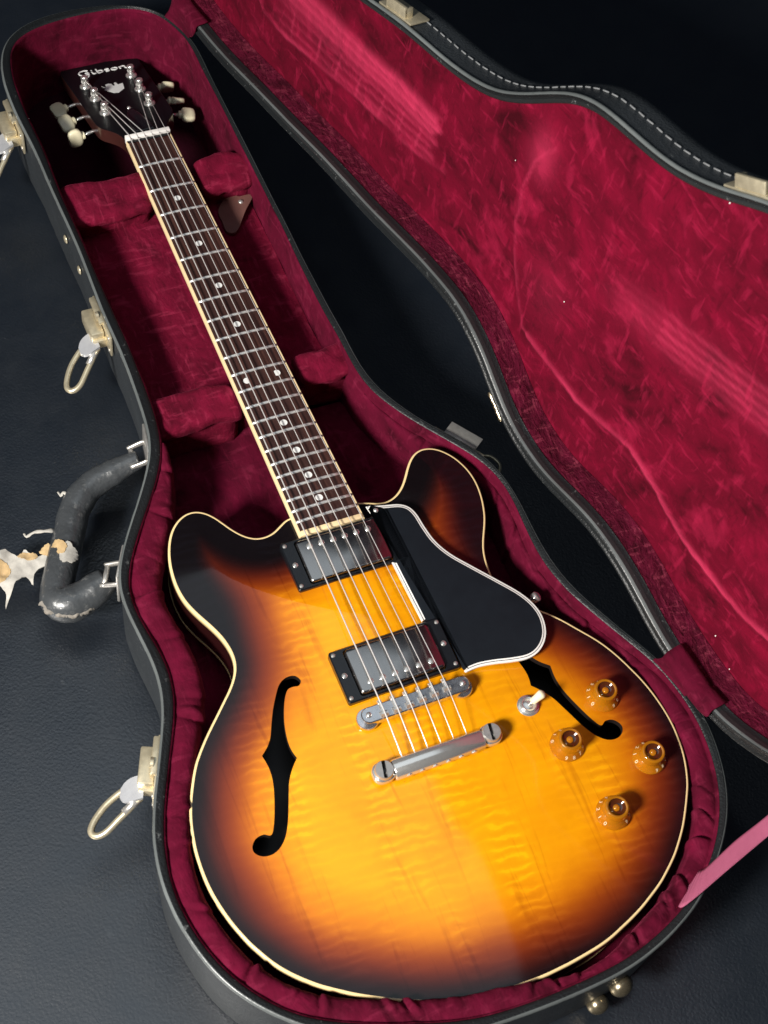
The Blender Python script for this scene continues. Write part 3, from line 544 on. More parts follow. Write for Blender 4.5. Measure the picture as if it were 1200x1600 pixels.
# ---- carrying handle, its leather peeling away
def handle():
    path = catmull([(-116.5, -327, -32), (-126.5, -327, -35), (-140.5, -328, -40), (-153.5, -329.5, -44), (-167.5, -336, -47), (-179.5, -349, -49), (-189, -367, -50), (-197.5, -383, -50), (-206.5, -400, -50), (-213.5, -415, -50), (-215.5, -425, -50), (-208.5, -431, -49.5), (-196.5, -431, -47), (-183.5, -428, -42), (-174.5, -426, -37)], 6)
    n = len(path); rad = []
    for i, p in enumerate(path):
        u = i/(n-1); r = 11.6+1.6*sstep(np.array((u-0.1)/0.3))
        if u < 0.12: r = 7.4+3.2*u/0.12
        if u > 0.62: r += 2.4*math.exp(-((u-0.78)/0.10)**2)
        if u > 0.93: r -= 3.2*(u-0.93)/0.07
        r += 0.6*n3(p.x, p.y, p.z, 0.09); rad.append(float(r))
    vs, fs = tube(path, rad, 18)
    o = []
    for k, v in enumerate(vs):
        v = v+Vector((0.5, 0.5, 0.5))*n3(v.x, v.y, v.z, 0.2)+Vector((0.25, 0.25, 0.25))*n3(v.x, v.y, v.z, 0.6); o.append(v)
    h = mesh('handle', o, fs, HANDLE, case)
    for y0, zc, x_end in ((-328, -28, -121), (-427, -30, -176)):
        p, t, n_ = frame_at(-112 if y0 > -400 else -167, y0+ (0 if y0 > -400 else -4))
        fr = Matrix((t, n_, Vector((0, 0, 1)))).transposed()
        MB().add(*box(p+n_*1.6+Vector((0, 0, -24)), 30, 2.6, 40, fr, 1.0)).build('mount_plate', AGED, h, angle=35)
        a = p+n_*2+t*-9+Vector((0, 0, -18)); e = Vector((x_end, y0, -34))
        for sg in (-1, 1):
            dd = t*10*sg
            MB().add(*tube(catmull([p+dd+n_*2+Vector((0, 0, -24)), p+dd+n_*8+Vector((0, 0, -27)), p+dd*0.95+n_*16+Vector((0, 0, -31))], 4), 1.7, 6, flat=1.8)).build('loop_post', AGED, h)
        MB().add(*tube([p+t*-11+n_*14+Vector((0, 0, -30)), p+t*11+n_*14+Vector((0, 0, -30))], 2.2, 8)).build('pin', AGED, h)
    # peeled leather scrap hanging off the side, tan inside, and frayed bits
    def flake(name, pts, m, zf, th=1.0, step=3.0, par=h):
        P = resample(catmull([(a+1.5, b+9, 0) for a, b in pts], 4, True), 70)[:, :2]
        P = P+np.array([(0.9*n3(a, b, 1, 0.5)+0.8*n3(a, b, 1, 1.1), 0.9*n3(a, b, 8, 0.5)+0.8*n3(a, b, 8, 1.1)) for a, b in P])
        V, T = fill(P, [], step); k = len(V)
        top = [(x, y, zf(x, y)) for x, y in V]
        VV = top+[(x, y, z-th) for x, y, z in top]
        return mesh(name, VV, [tuple(t_) for t_ in T]+[(t_[0]+k, t_[2]+k, t_[1]+k) for t_ in T]+[(i, (i+1) % 70, (i+1) % 70+k, i+k) for i in range(70)], m, par, angle=50)
    zf = lambda x, y: -49+6.0*n3(x, y, 0, 0.055)+2.6*n3(x, y, 3, 0.16)+0.12*(x+205)
    flake('peeled_leather', [(-207, -395), (-215, -390), (-224, -386), (-229, -378), (-234, -383), (-240, -376), (-247, -372), (-262, -378), (-268, -396), (-262, -404), (-258, -400), (-254, -412), (-258, -424),
                             (-251, -416), (-243, -405), (-234, -403), (-232, -412), (-229, -404), (-222, -399), (-212, -399)], SCRAP, zf)
    flake('leather_backing', [(-262, -383), (-254, -378), (-246, -385), (-245, -395), (-253, -401), (-263, -399)], SCRAPTAN, lambda x, y: zf(x, y)+0.5, 0.4)
    flake('leather_backing', [(-236, -382), (-230, -381), (-221, -387), (-224, -391), (-232, -388)], SCRAPTAN, lambda x, y: zf(x, y)+0.5, 0.4)
    flake('leather_backing', [(-219, -387), (-212, -382), (-207, -388), (-212, -393)], SCRAPTAN, lambda x, y: zf(x, y)+2.5, 0.6)
    ln = np.array([-17.5, -33.0]); ln /= np.linalg.norm(ln)
    def zt(x, y):
        d_ = (x+187.5)*ln[1]-(y+367.0)*ln[0]
        return -49.4+math.sqrt(max(0.0, 14.3**2-d_*d_))+0.8*n3(x, y, 2, 0.2)
    flake('leather_backing', [(-209, -390), (-205, -386), (-200, -389), (-198, -395), (-201, -401), (-207, -399), (-205, -394)], SCRAPTAN, zt, 1.0, 2.5)
    flake('peeled_leather', [(-204, -397), (-197, -391), (-193, -396), (-191, -404), (-197, -410), (-206, -407)], SCRAP, lambda x, y: zt(x, y)-0.5, 1.0, 2.5)
    for (x, y, z, dx, dy, r0) in ((-201, -363, -46, -22, 3, 2.0), (-178, -337, -44, -8, 6, 1.8)):
        pts = [Vector((x, y, z)), Vector((x+dx*0.35, y+dy*0.2, z+2)), Vector((x+dx*0.7, y+dy*0.9, z+1)), Vector((x+dx, y+dy*0.6, z-1)), Vector((x+dx-1, y+dy+3, z-2))]
        MB().add(*tube(catmull(pts, 3), [r0*(1-0.045*k)*(1+0.25*math.sin(k*1.7)) for k in range(13)], 7, flat=0.45)).build('leather_shred', SCRAP, h)
    # ragged edge where the covering has split along the underside of the corner
    edge = [(-229, -425), (-226, -434), (-219, -441), (-210, -444.5), (-200, -445), (-190, -442), (-182, -437)]
    c = resample(catmull([(a, b, 0) for a, b in edge], 5), 60, False)[:, :2]; rg = random.Random(8); VV = []
    nn = np.gradient(c, axis=0); nn /= np.linalg.norm(nn, axis=1)[:, None]
    for k, (a, b) in enumerate(c):
        o_ = np.array([nn[k, 1], -nn[k, 0]]); o_ = o_ if o_ @ (np.array([a, b])-np.array([-200, -415])) > 0 else -o_
        w_ = 0.6+4.5*abs(n3(a, b, 0, 0.16))+rg.uniform(0, 1.2); zz = -44+1.6*n3(a, b, 4, 0.3)
        VV += [(a-o_[0]*2.5, b-o_[1]*2.5, zz+1.0), (a+o_[0]*w_*0.5, b+o_[1]*w_*0.5, zz+0.8), (a+o_[0]*w_, b+o_[1]*w_, zz-1.2), (a+o_[0]*w_*0.6, b+o_[1]*w_*0.6, zz-2.6), (a-o_[0]*2.5, b-o_[1]*2.5, zz-3.0)]
    mesh('ragged_edge', VV, [(k*5+q, k*5+q+1, k*5+6+q, k*5+5+q) for k in range(59) for q in range(4)], FRAY, h)
handle()

# ---- lid, standing open at the hinge line
LA = Vector((77.178, 116.633, 24.746)); LD = Vector((0.152654, -0.98828, 0)); LW = Vector((0.080033, 0.012362, 0.996716)); LN = Vector((0.985034, 0.152153, -0.080981))
def lp(s, h, o): return LA+LD*float(s)+LW*float(h)+LN*float(o)
def lring(P, o):
    o = np.full(len(P), float(o)) if np.isscalar(o) else o
    return np.array([lp(a, b, c) for (a, b), c in zip(P, o)])
LO = np.array(catmull([(a, b, 0) for a, b in LID], 4, True))[:, :2]; LO = resample(LO, 720)
if (LO[:, 0]*np.roll(LO[:, 1], -1)-np.roll(LO[:, 0], -1)*LO[:, 1]).sum() < 0: LO = LO[::-1]
def lo(d): return inset(LO, d)
lw = np.array([n3(a, b, 0, 0.2) for a, b in LO]); lw1 = np.array([n3(a, b, 4, 0.05) for a, b in LO])
lid = rings('lid', [lring(lo(0.0), 0), lring(lo(0.3), 4), lring(lo(0.6), 26), lring(lo(1.4), 32), lring(lo(4), 36.5), lring(lo(9), 38.5)], VINYL, case, cap1=True, angle=60)
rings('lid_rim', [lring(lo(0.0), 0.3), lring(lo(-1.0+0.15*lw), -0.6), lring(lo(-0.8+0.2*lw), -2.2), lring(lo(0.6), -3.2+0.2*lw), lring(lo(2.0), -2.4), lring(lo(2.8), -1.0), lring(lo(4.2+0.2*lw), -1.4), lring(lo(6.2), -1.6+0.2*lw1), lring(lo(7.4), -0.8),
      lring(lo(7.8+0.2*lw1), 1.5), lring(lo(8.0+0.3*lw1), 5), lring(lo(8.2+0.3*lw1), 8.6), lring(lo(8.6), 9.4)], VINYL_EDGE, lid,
      mats=[VINYL_EDGE, VINYL_GREY, EDGE_HIGHLIGHT], ring_mats=[0, 2, 2, 0, 0, 0, 1, 1, 2, 1, 0, 0])
rum_l = lambda k: np.array([1.2*n3(a, b, k*9, 0.035)+0.6*n3(a, b, k*7, 0.11) for a, b in LO])
wl = [lring(lo(8.0), 9.2), lring(lo(7.9+0.3*rum_l(1)), 12)]+[lring(lo(8.4+0.8*rum_l(k)), 12+4*k) for k in range(1, 5)]+[lring(lo(9.5), 31)]
rings('lid_wall_lining', wl, VELVET_DULL, lid)
# crushed velvet panel: pressed by the guitar, whose outline, frets and strings have left ridges in the pile
def polyd(X, P):
    out = np.full(len(X), 1e9); par = np.zeros(len(X)); acc = 0
    for a, b in zip(P[:-1], P[1:]):
        a = np.array(a, float); b = np.array(b, float); L = np.linalg.norm(b-a); t = np.clip(((X-a)@(b-a))/L**2, 0, 1)
        d = np.hypot(*(X-(a+t[:, None]*(b-a))).T); k = d < out; out[k] = d[k]; par[k] = acc+t[k]*L; acc += L
    return out, par
def lid_panel():
    O = resample(lo(9.2), 420); X, T = fill(O, [], 2.6)
    edge = np.minimum(dist_to(O, X), 60)
    nz = np.array([1.0*n3(a, b, 0, 0.016)+0.55*n3(a, b, 2, 0.045) for a, b in X])
    pile = np.zeros(len(X)); z = 31.5-2.0*sstep(edge/60)+nz*1.6*sstep(edge/25)
    jit = np.array([n3(a, b, 7, 0.12) for a, b in X]); jit2 = np.array([n3(a, b, 17, 0.03) for a, b in X])
    Xj = X+np.c_[jit, jit]*1.2
    body = [(484, 240), (475, 228), (468, 214), (465, 186), (471, 151), (481, 125), (496, 96), (512, 73), (535, 71), (562, 72), (593, 72), (632, 81), (656, 88), (691, 82), (729, 68), (748, 66), (779, 65), (803, 66), (835, 74), (875, 95), (915, 140), (930, 200), (915, 270), (880, 320)]
    d, par = polyd(Xj, body)
    amp = np.where(par < 190, 0.40, 0.85)*(0.75+0.5*jit2); wd_ = np.where(par < 190, 1.5, 2.6)
    pile += amp*np.exp(-(d/wd_)**2); z -= 1.8*np.exp(-(d/3.0)**2)*(0.5+(par > 190)*0.6)
    lower = [(36, 84), (66, 82), (80, 74), (90, 68), (111, 68), (134, 70), (188, 82), (237, 94), (291, 103), (342, 113), (376, 123)]
    d, par = polyd(Xj, lower); pile += 0.62*np.exp(-(d/2.4)**2)*(0.7+0.8*jit2); z -= 1.5*np.exp(-(d/3)**2)
    # fretboard strip: u along, f across
    s, h = Xj[:, 0], Xj[:, 1]
    hl = np.interp(s, [76, 111, 188, 291, 372], [70, 70, 84, 105, 122]); hu = np.interp(s, [76, 172, 235, 293, 372], [130, 142, 149, 158, 167])
    f = (h-hl)/(hu-hl); m = sstep((f+0.02)/0.06)*sstep((1.06-f)/0.22)*sstep((s-86)/50)*sstep((362+4*np.sin(f*20)-s)/7)
    flattened = m*(0.10+0.50*sstep((f-0.35)/0.35)*(1-0.35*sstep((f-0.85)/0.2)))  # paler where the fretboard has crushed the pile
    st = sum(np.exp(-((f-c)*(hu-hl)/1.7)**2) for c in (0.10, 0.26, 0.42, 0.57, 0.71, 0.84))
    fr = sum(np.exp(-((s-c-0.10*(h-hl))/1.3)**2) for c in (136, 180, 212, 245, 281, 310, 336))*sstep((0.55-f)/0.2)
    pile += flattened*(0.80+0.25*jit)+m*0.34*st*(0.6+0.4*sstep((s-170)/120))+m*0.30*fr
    z -= m*(1.1*np.exp(-((f-0.6)/0.4)**2)+0.6*st)
    # pickup and string marks further down
    h0 = h-0.25*(s-593); m = sstep((s-556)/60)*sstep((772-s)/25)
    st = sum(a*np.exp(-((h0-c)/1.9)**2) for c, a in ((176, .35), (183, .6), (190, .8), (198, .6), (206, .5)))
    pile += m*st*(0.55+0.5*jit2)*np.where((s > 634), 0.9, 0.35)+0.16*m*np.exp(-((h0-190)/18)**2)
    pile += 0.40*np.exp(-(((s-473)/15)**2+((h-225)/20)**2))
    pile += 0.10*np.exp(-(((s-524)/26)**2+((h-130)/30)**2))
    return mesh('lid_lining', [lp(a, b, c) for (a, b), c in zip(X, z)], T, VELVET_LID, lid, attr={'pile': np.clip(pile, 0, 1)})
lid_panel()
# stitches along the lid wall
LS = LO[np.argsort(-LO[:, 1])]
far = [i for i in range(len(LO)) if LO[i, 1] > 150 and -50 < LO[i, 0] < 935]
ch = LO[far]; ch = ch[np.argsort(ch[:, 0])]
cl = resample(ch, 2000, False); sl = np.r_[0, np.cumsum(np.linalg.norm(np.diff(cl, axis=0), axis=1))]
ms = None; pos = 4.0; rg = random.Random(5)
while pos < sl[-1]-6:
    i = int(np.searchsorted(sl, pos)); a = cl[max(i-6, 0)]; b = cl[min(i+6, len(cl)-1)]; t2 = (b-a)/np.linalg.norm(b-a)
    T3 = (LD*float(t2[0])+LW*float(t2[1])); O3 = (LW*float(t2[0])-LD*float(t2[1]))
    if O3.z < 0 and t2[0] < 0: O3 = -O3
    c = lp(cl[i][0], cl[i][1], 16.5)-LN*0.0+O3*0.1
    rot = Matrix((T3, LN, O3)).transposed() @ Matrix.Rotation(rg.uniform(-0.08, 0.08), 3, 'Z')
    if ms is None:
        v_, f_ = box((0, 0, 0), 6.0, 1.1, 1.0, None, 0.35); ms = mesh('stitch', v_, f_, THREAD, lid); place(ms, c, rot)
    else: dup(ms, c, lid, rot)
    pos += 9.3
# catches on the far wall of the lid, and the hook on the hinge side
def catch(s, h):
    i = int(np.argmin(np.hypot(LO[:, 0]-s, LO[:, 1]-h))); nn = -inward(LO)[i]; q = LO[i]
    O3 = (LD*float(nn[0])+LW*float(nn[1])); T3 = LD*float(-nn[1])+LW*float(nn[0]); fr = Matrix((T3, LN, O3)).transposed(); p = lp(q[0], q[1], 0)
    def bx(mb, a, b, c, sa, sb, sc_, bev=0.5): mb.add(*box(p+T3*a+LN*b+O3*c, sa, sb, sc_, fr, bev))
    mb = MB(); bx(mb, 0, 9, 1.2, 44, 18, 2); k = mb.build('catch', BRASS, lid, angle=35)
    mb = MB(); bx(mb, 0, 2, 6.5, 26, 3.2, 9, 0.9); bx(mb, -11.5, 4.5, 5.5, 3, 8, 9, 0.7); bx(mb, 11.5, 4.5, 5.5, 3, 8, 9, 0.7); mb.build('catch_bracket', BRASS, k, angle=35)
    mb = MB(); mb.add(*lathe([(4, 0), (4, 1.5), (2.8, 3)], 14, p+LN*10+O3*2.2, Vector((0, 0, 1)).rotation_difference(O3).to_matrix())); mb.build('rivet', BRASS, k)
    return k
catch(307, 234); catch(664, 377)
i0 = int(np.argmin(np.hypot(LO[:, 0]-542, LO[:, 1]-22)))
p0 = lp(LO[i0, 0], LO[i0, 1], 0); nn = -inward(LO)[i0]; O3 = LD*float(nn[0])+LW*float(nn[1]); T3 = LD*float(-nn[1])+LW*float(nn[0]); fr = Matrix((T3, LN, O3)).transposed()
mb = MB(); mb.add(*box(p0+O3*0.4+LN*5, 38, 6, 0.9, fr, 0.2)); k = mb.build('catch', DULLBRASS, lid, angle=35)
mb = MB(); mb.add(*box(p0+O3*2.2+LN*2, 24, 4, 3, fr, 0.9)); mb.add(*tube([p0+O3*4+T3*(-13+26*k_/12) for k_ in range(13)], [1.8+0.9*abs(math.sin(k_*1.3)) for k_ in range(13)], 10)); mb.build('catch_bracket', DULLBRASS, k, angle=35)
# lint caught in the pile
mb = MB(); rg = random.Random(12)
for (s_, h_) in ((545, 138), (640, 330), (806, 42), (830, 30), (450, 200), (860, 60)):
    c = lp(s_, h_, 28.0 if h_ > 60 else 16.0); r_ = rg.uniform(0.45, 0.75)
    mb.add(*lathe([(r_*0.3, -r_), (r_, -0.2), (r_*0.7, r_*0.7), (0.1, r_)], 6, c))
mb.build('lint', WHITE, lid, kind='stuff')
# velvet hinge covers from case rim to lid
def strap(a, b, s0, s1, sag):
    V = []; nu, nv = 14, 10; RI = off_rim(RW+1.0)
    ia = int(np.argmin(np.hypot(RO[:, 0]-a[0], RO[:, 1]-a[1]))); ib = int(np.argmin(np.hypot(RO[:, 0]-b[0], RO[:, 1]-b[1])))
    if ib < ia-300: ib += len(RO)
    if ia < ib-300: ia += len(RO)
    for j in range(nv+1):
        q = j/nv; ii = int(round(ia+(ib-ia)*q)) % len(RO); A0 = Vector((*RI[ii], 0.5)); A1 = Vector((*off_rim(RW*0.3)[ii], 5.6)); s = s0+(s1-s0)*q
        hh = np.interp(s, [-40, 0, 60, 785, 830, 865, 905], [2, 2, 4, 0, -4, 1, 20])
        pts = [A0, A1, (A1+lp(s, hh, -4.4))*0.5+Vector((0, 0, -sag)), lp(s, hh+1.5, -5.0), lp(s, hh+8.5, -3.4), lp(s, hh+11.0, 9.0)]
        c = catmull(pts, 3)
        for k in range(len(c)): V.append(c[k]+Vector((0.3, 0.2, 0.5))*n3(c[k].x, c[k].y, c[k].z, 0.12))
    L = len(V)//(nv+1); F = [(j*L+k, j*L+k+1, (j+1)*L+k+1, (j+1)*L+k) for j in range(nv) for k in range(L-1)]
    o = mesh('hinge_cover', V, F, VELVET, case); md = o.modifiers.new('thickness', 'SOLIDIFY'); md.thickness = 0.0012
    return o
strap((68.2, 149), (76.3, 112), -22, 26, 1.5)
strap((194, -656), (202, -695), 790, 846, 1.5)
# pink stay ribbon from the case edge up to the lid
def ribbon():
    # its root lies along the inside of the rim, from there it climbs over the edge towards the lid
    L = [Vector((154, -813, -3)), Vector((158.1, -815.1, 6.2)), Vector((182, -807, 13)), Vector((208.5, -801.1, 22)), Vector((264.4, -786.1, 45))]
    Rr = [Vector((121, -835, -3)), Vector((123.3, -838.8, 6.2)), Vector((163, -828, 13.5)), Vector((198.1, -818.6, 22)), Vector((252.2, -805.5, 45))]
    A_, B_ = catmull([l.lerp(r, 0.20) for l, r in zip(L, Rr)], 8), catmull(Rr, 8); V = []
    for p, q in zip(A_, B_):
        for k in range(9):
            u = p.lerp(q, k/8); V.append(u+Vector((0, 0, 0.5*math.sin(k/8*math.pi)+0.35*n3(u.x, u.y, 3, 0.06))))
    F = [(k*9+m_, k*9+m_+1, k*9+10+m_, k*9+9+m_) for k in range(len(A_)-1) for m_ in range(8)]
    o = mesh('stay_ribbon', V, F, RIBBON, case); md = o.modifiers.new('thickness', 'SOLIDIFY'); md.thickness = 0.0007
ribbon()

# ------------------------------------------------------------------ guitar
gtr = thing('electric_guitar', 'semi-hollow sunburst electric guitar with two pickups, lying in the crimson-lined case', 'guitar', (0, -600, -50))
BO = resample(np.array(catmull([(a, b, 0) for a, b in BODY], 3, True))[:, :2], 640)
BW = 1.7
def arch(d): return 9.0*sstep(d/118.0)
def top_z(x, y): return float(ZB+arch(dist_to(BO, np.array([[x, y]], float)))[0])
FH = [(-71,-580),(-74.1,-574.6),(-80.7,-573.8),(-87,-577.1),(-92.3,-584.2),(-98.8,-594.9),(-104.7,-607.1),(-108.3,-614.9),(-113,-621.2),(-119.2,-626.6),(-117.9,-637.9),(-119.4,-650.4),(-124.2,-665.6),(-129.5,-678.6),(-133.9,-685.3),(-138.9,-682.9),(-145,-683.7),(-149.2,-688.1),(-149.4,-693),(-145.2,-697.4),(-138.5,-698.8),(-131.7,-696.6),(-125.2,-690.5),(-119.3,-680.1),(-113.3,-665.5),(-107.9,-652.5),(-101.8,-643.7),(-96.3,-637.7),(-97.7,-631),(-97.7,-623),(-95.4,-610.4),(-91.3,-598.3),(-86.7,-588.7),(-82.6,-583.6),(-78.2,-582.9),(-73.9,-583.6)]
def fh_curve(P):
    out = []; n = len(P); sharp = {9, 27}
    for i in range(n):
        a, b, c, d = (Vector((*P[(i+k) % n], 0)) for k in (-1, 0, 1, 2))
        if i in sharp: a = 2*b-c
        if (i+1) % n in sharp: d = 2*c-b
        for k in range(4):
            t = k/4; out.append(0.5*((2*b)+(c-a)*t+(2*a-5*b+4*c-d)*t*t+(3*b-a-3*c+d)*t**3))
    return np.array(out)[:, :2]
H1 = fh_curve(FH); H2 = np.c_[-H1[:, 0]-3.0, H1[:, 1]-6.0][::-1]
if (H1[:, 0]*np.roll(H1[:, 1], -1)-np.roll(H1[:, 0], -1)*H1[:, 1]).sum() < 0: H1 = H1[::-1]; H2 = H2[::-1]

body_side = rings('body', [z3(inset(BO, 0.4), -10.0), z3(inset(BO, 0.4), -25), z3(inset(BO, 0.4), -41.0)], SIDE, gtr)
rings('back_binding', [z3(inset(BO, 0.35), -41.0), z3(inset(BO, 0.0), -41.2), z3(inset(BO, 0.0), -44.2), z3(inset(BO, 0.8), -45.0), z3(inset(BO, 2.2), -45.2)], CREAM, gtr)
V, T = fill(resample(inset(BO, 2.0), 240), [], 12)
dd = dist_to(BO, V); mesh('back', [(x, y, -45.1-6*float(sstep(np.array(q/118)))) for (x, y), q in zip(V, dd)], T, SIDE, gtr)
rings('binding', [z3(inset(BO, 0.4), -10.2), z3(inset(BO, -0.05), -10.0), z3(inset(BO, -0.1), -7), z3(inset(BO, 0.0), -4.7), z3(inset(BO, 0.5), -3.95), z3(inset(BO, 1.1), -3.8), z3(inset(BO, BW+0.1), -3.85)], CREAM, gtr)
V, T = fill(resample(inset(BO, BW), 520), [H1, H2], 3.0)
dd = dist_to(BO, V); ZT = ZB+arch(dd)
horn = 20*sstep((V[:, 1]+548)/72.0)*sstep(np.abs(V[:, 0])/34.+0.25)
eff = (dd-horn-np.where(V[:, 0] < 0, 3*sstep(-V[:, 0]/60), 0)+5)/82.0
top = mesh('top', [(x, y, z) for (x, y), z in zip(V, ZT)], T, SUNBURST, gtr, attr={'burst': np.clip(eff, 0, 1)})
for Hh in (H1, H2):
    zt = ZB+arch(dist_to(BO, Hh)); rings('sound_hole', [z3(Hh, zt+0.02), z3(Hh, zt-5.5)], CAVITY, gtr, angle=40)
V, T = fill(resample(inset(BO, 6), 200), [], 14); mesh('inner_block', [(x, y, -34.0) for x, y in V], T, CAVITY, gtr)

# ---- neck, fretboard
SCALE = 628.65
def fret(n): return SCALE*(1-2**(-n/12))
def zf(d): return 15.0-(SCALE-d)*math.tan(math.radians(3.6))
def hw(d): return 20.25+(25.93-20.25)*d/452.0      # half width inside the binding
def sec(d, w0, z0, w1, zoff=0):                      # half-round neck section
    return [(w0*math.cos(a)*(1 if k else 1), -d, z0-w1*math.sin(a)**0.8 if 0 < k < 12 else z0) for k, a in enumerate(np.linspace(0, math.pi, 13))]
rows = []
for d in (-6, 2, 30, 80, 150, 230, 310, 380, 415, 450, 462):
    thick = 15+3.5*min(1, max(0, d/300)) if d < 390 else 18.5+14*min(1, (d-390)/40)
    rows.append(sec(d, hw(max(d, 0))+1.0, zf(d)-5.6, thick))
nk = MB(); n_ = 13
V = [p for r in rows for p in r]; F = []
for i in range(len(rows)-1):
    for a in range(n_-1): F.append((i*n_+a, i*n_+a+1, i*n_+n_+a+1, i*n_+n_+a))
    F.append((i*n_+n_-1, i*n_, i*n_+n_, i*n_+2*n_-1))
F += [tuple(range(n_)), tuple((len(rows)-1)*n_+a for a in range(n_))]
mesh('neck', V, F, NECKWOOD, gtr, angle=50)
D0, D1 = 0.0, 461.5; REND = 466.0
def rad_z(x): return -(x*x)/(2*305.0)               # fretboard crown
nd, nx = 40, 10; V = []; F = []
for i in range(nd+1):
    d = D0+(D1-D0)*i/nd
    for j in range(nx+1):
        x = hw(d)*(2*j/nx-1); V.append((x, -d, zf(d)+rad_z(x)))
for i in range(nd):
    for j in range(nx): a = i*(nx+1)+j; F.append((a, a+1, a+nx+2, a+nx+1))
fb = mesh('fretboard', V, F, ROSEWOOD, gtr)
mb = MB()
for sgn in (-1, 1):
    Vb = []; Fb = []
    for i in range(nd+1):
        d = D0+(REND-D0)*i/nd; x0 = hw(d)*sgn; x1 = (hw(d)+1.55)*sgn; z = zf(d)+rad_z(x0)
        Vb += [(x0, -d, z-0.3), (x0, -d, z+0.08), (x1-0.3*sgn, -d, z+0.02), (x1, -d, z-0.35), (x1, -d, z-6.0), (x0, -d, z-6.0)]
    for i in range(nd):
        for a in range(6): Fb.append((i*6+a, i*6+(a+1) % 6, i*6+6+(a+1) % 6, i*6+6+a))
    Fb += [(0, 1, 2, 3, 4, 5), tuple(nd*6+a for a in range(6))]
    mb.build('fretboard_binding', None, fb) if False else mesh('fretboard_binding', Vb, Fb, FBCREAM, fb, angle=40)
w = hw(REND)-0.02
mesh('fretboard_end', *(lambda vf: (vf[0], vf[1]))(box((0, -(D1+REND)/2, zf(464)-2.9), 2*w, REND-D1, 6.0, None, 0.4)), FBCREAM, fb, angle=40)
# side dots and frets
for n in range(1, 23):
    d = fret(n); Vf = []; Ff = []; w = hw(d)+0.35
    for j in range(9):
        x = w*(2*j/8-1); z = zf(d)+rad_z(x)
        Vf += [(x, -d+1.35, z-0.1), (x, -d+0.95, z+0.8), (x, -d, z+1.15), (x, -d-0.95, z+0.8), (x, -d-1.35, z-0.1)]
    for j in range(8):
        for a in range(4): Ff.append((j*5+a, j*5+a+1, j*5+6+a, j*5+5+a))
    Ff += [(0, 1, 2, 3, 4), tuple(40+a for a in range(5))]
    mesh('fret', Vf, Ff, FRETWIRE, fb)
md = None; tilt = Matrix.Rotation(math.radians(-3.6), 3, 'X')
for n in (3, 5, 7, 9, 12, 15, 17, 19, 21):
    d = (fret(n)+fret(n-1))/2
    for x in ((-13.5, 13.5) if n == 12 else (0,)):
        if md is None:
            md = MB().add(*lathe([(3.1, -0.6), (3.1, 0.07)], 24)).build('fret_marker', PEARL, fb, angle=40); place(md, (x, -d, zf(d)+rad_z(x)), tilt)
        else: dup(md, (x, -d, zf(d)+rad_z(x)), fb, tilt)
mesh('nut', *box((0, 2.6, zf(0)-1.2), 43.4, 5.2, 8.4, None, 0.7), BONE, gtr, angle=40)

# ---- headstock
TL = math.radians(20); HY0, HZ0 = 4.0, -26.0
def hz(y): return HZ0-(y-HY0)*math.tan(TL)
def hp(x, y, up=0.0): return Vector((x, y+up*math.sin(TL), hz(y)+up*math.cos(TL)))
HR = Matrix.Rotation(TL, 3, 'X'); HR = Matrix.Rotation(-TL, 3, 'X')
half = [(0, 167), (8, 169.5), (18, 166), (27, 168.5), (36, 170), (41, 163), (40.6, 140), (39.5, 100), (38.8, 62), (38.2, 42), (36, 34), (30, 27), (24, 17), (21.6, 6), (21.4, -4)]
HP = np.array([(x, y) for x, y in half]+[(-x, y) for x, y in half[::-1][:-1]]); HP = HP[::-1] if (HP[:, 0]*np.roll(HP[:, 1], -1)-np.roll(HP[:, 0], -1)*HP[:, 1]).sum() < 0 else HP
HPs = resample(smooth_closed(resample(HP, 160), 2), 160)
def hring(P, up): return np.array([hp(x, y, up) for x, y in P])
head = rings('headstock', [hring(inset(HPs, 0.6), 0), hring(HPs, -0.6)], HEADBLACK, gtr, cap0=True, angle=40)
rings('headstock_side', [hring(HPs, -0.6), hring(HPs, -13.5), hring(inset(HPs, 2), -14.5)], plain('brown_side_wood', (0.040, 0.012, 0.010), 0.3, coat=0.6, nvar=0.4, nscale=60), head, cap1=True, angle=50)
# script logo in pearl, drawn as strokes
STROKES = [[(6.6, 8.8), (4.6, 10), (1.8, 8.8), (0.6, 5.6), (1.4, 2.6), (3.6, 1.6), (5.8, 3.0), (6.2, 5.2), (4.2, 5.2)], [(6.2, 5.2), (6.0, 1.0), (4.6, -2.2), (2.4, -2.6)],
           [(8.6, 5.8), (8.8, 2.4), (9.6, 1.6), (10.6, 2.2)], [(8.7, 7.8), (8.9, 8.3)],
           [(11.8, 9.6), (11.9, 2.0), (13.4, 1.5), (15.0, 3.2), (14.4, 5.4), (12.0, 5.0)],
           [(19.2, 5.6), (17.6, 6.0), (16.8, 4.8), (18.4, 3.6), (18.8, 2.2), (16.6, 1.6)],
           [(22.4, 5.8), (20.8, 4.6), (20.8, 2.6), (22.4, 1.6), (24.0, 3.0), (24.0, 4.8), (22.4, 5.8)],
           [(25.8, 5.8), (26.0, 1.6)], [(26.0, 4.2), (27.6, 5.8), (29.0, 4.8), (29.0, 1.8), (30.2, 1.4), (31.6, 3.4)]]
mb = MB()
for s in STROKES:
    pts = catmull([hp(-25+p[0]*1.66, 144.0+p[1]*1.2, 0.25) for p in s], 5)
    mb.add(*tube(pts, 0.9, 6, flat=0.3))
mb.build('logo', PEARL, head)
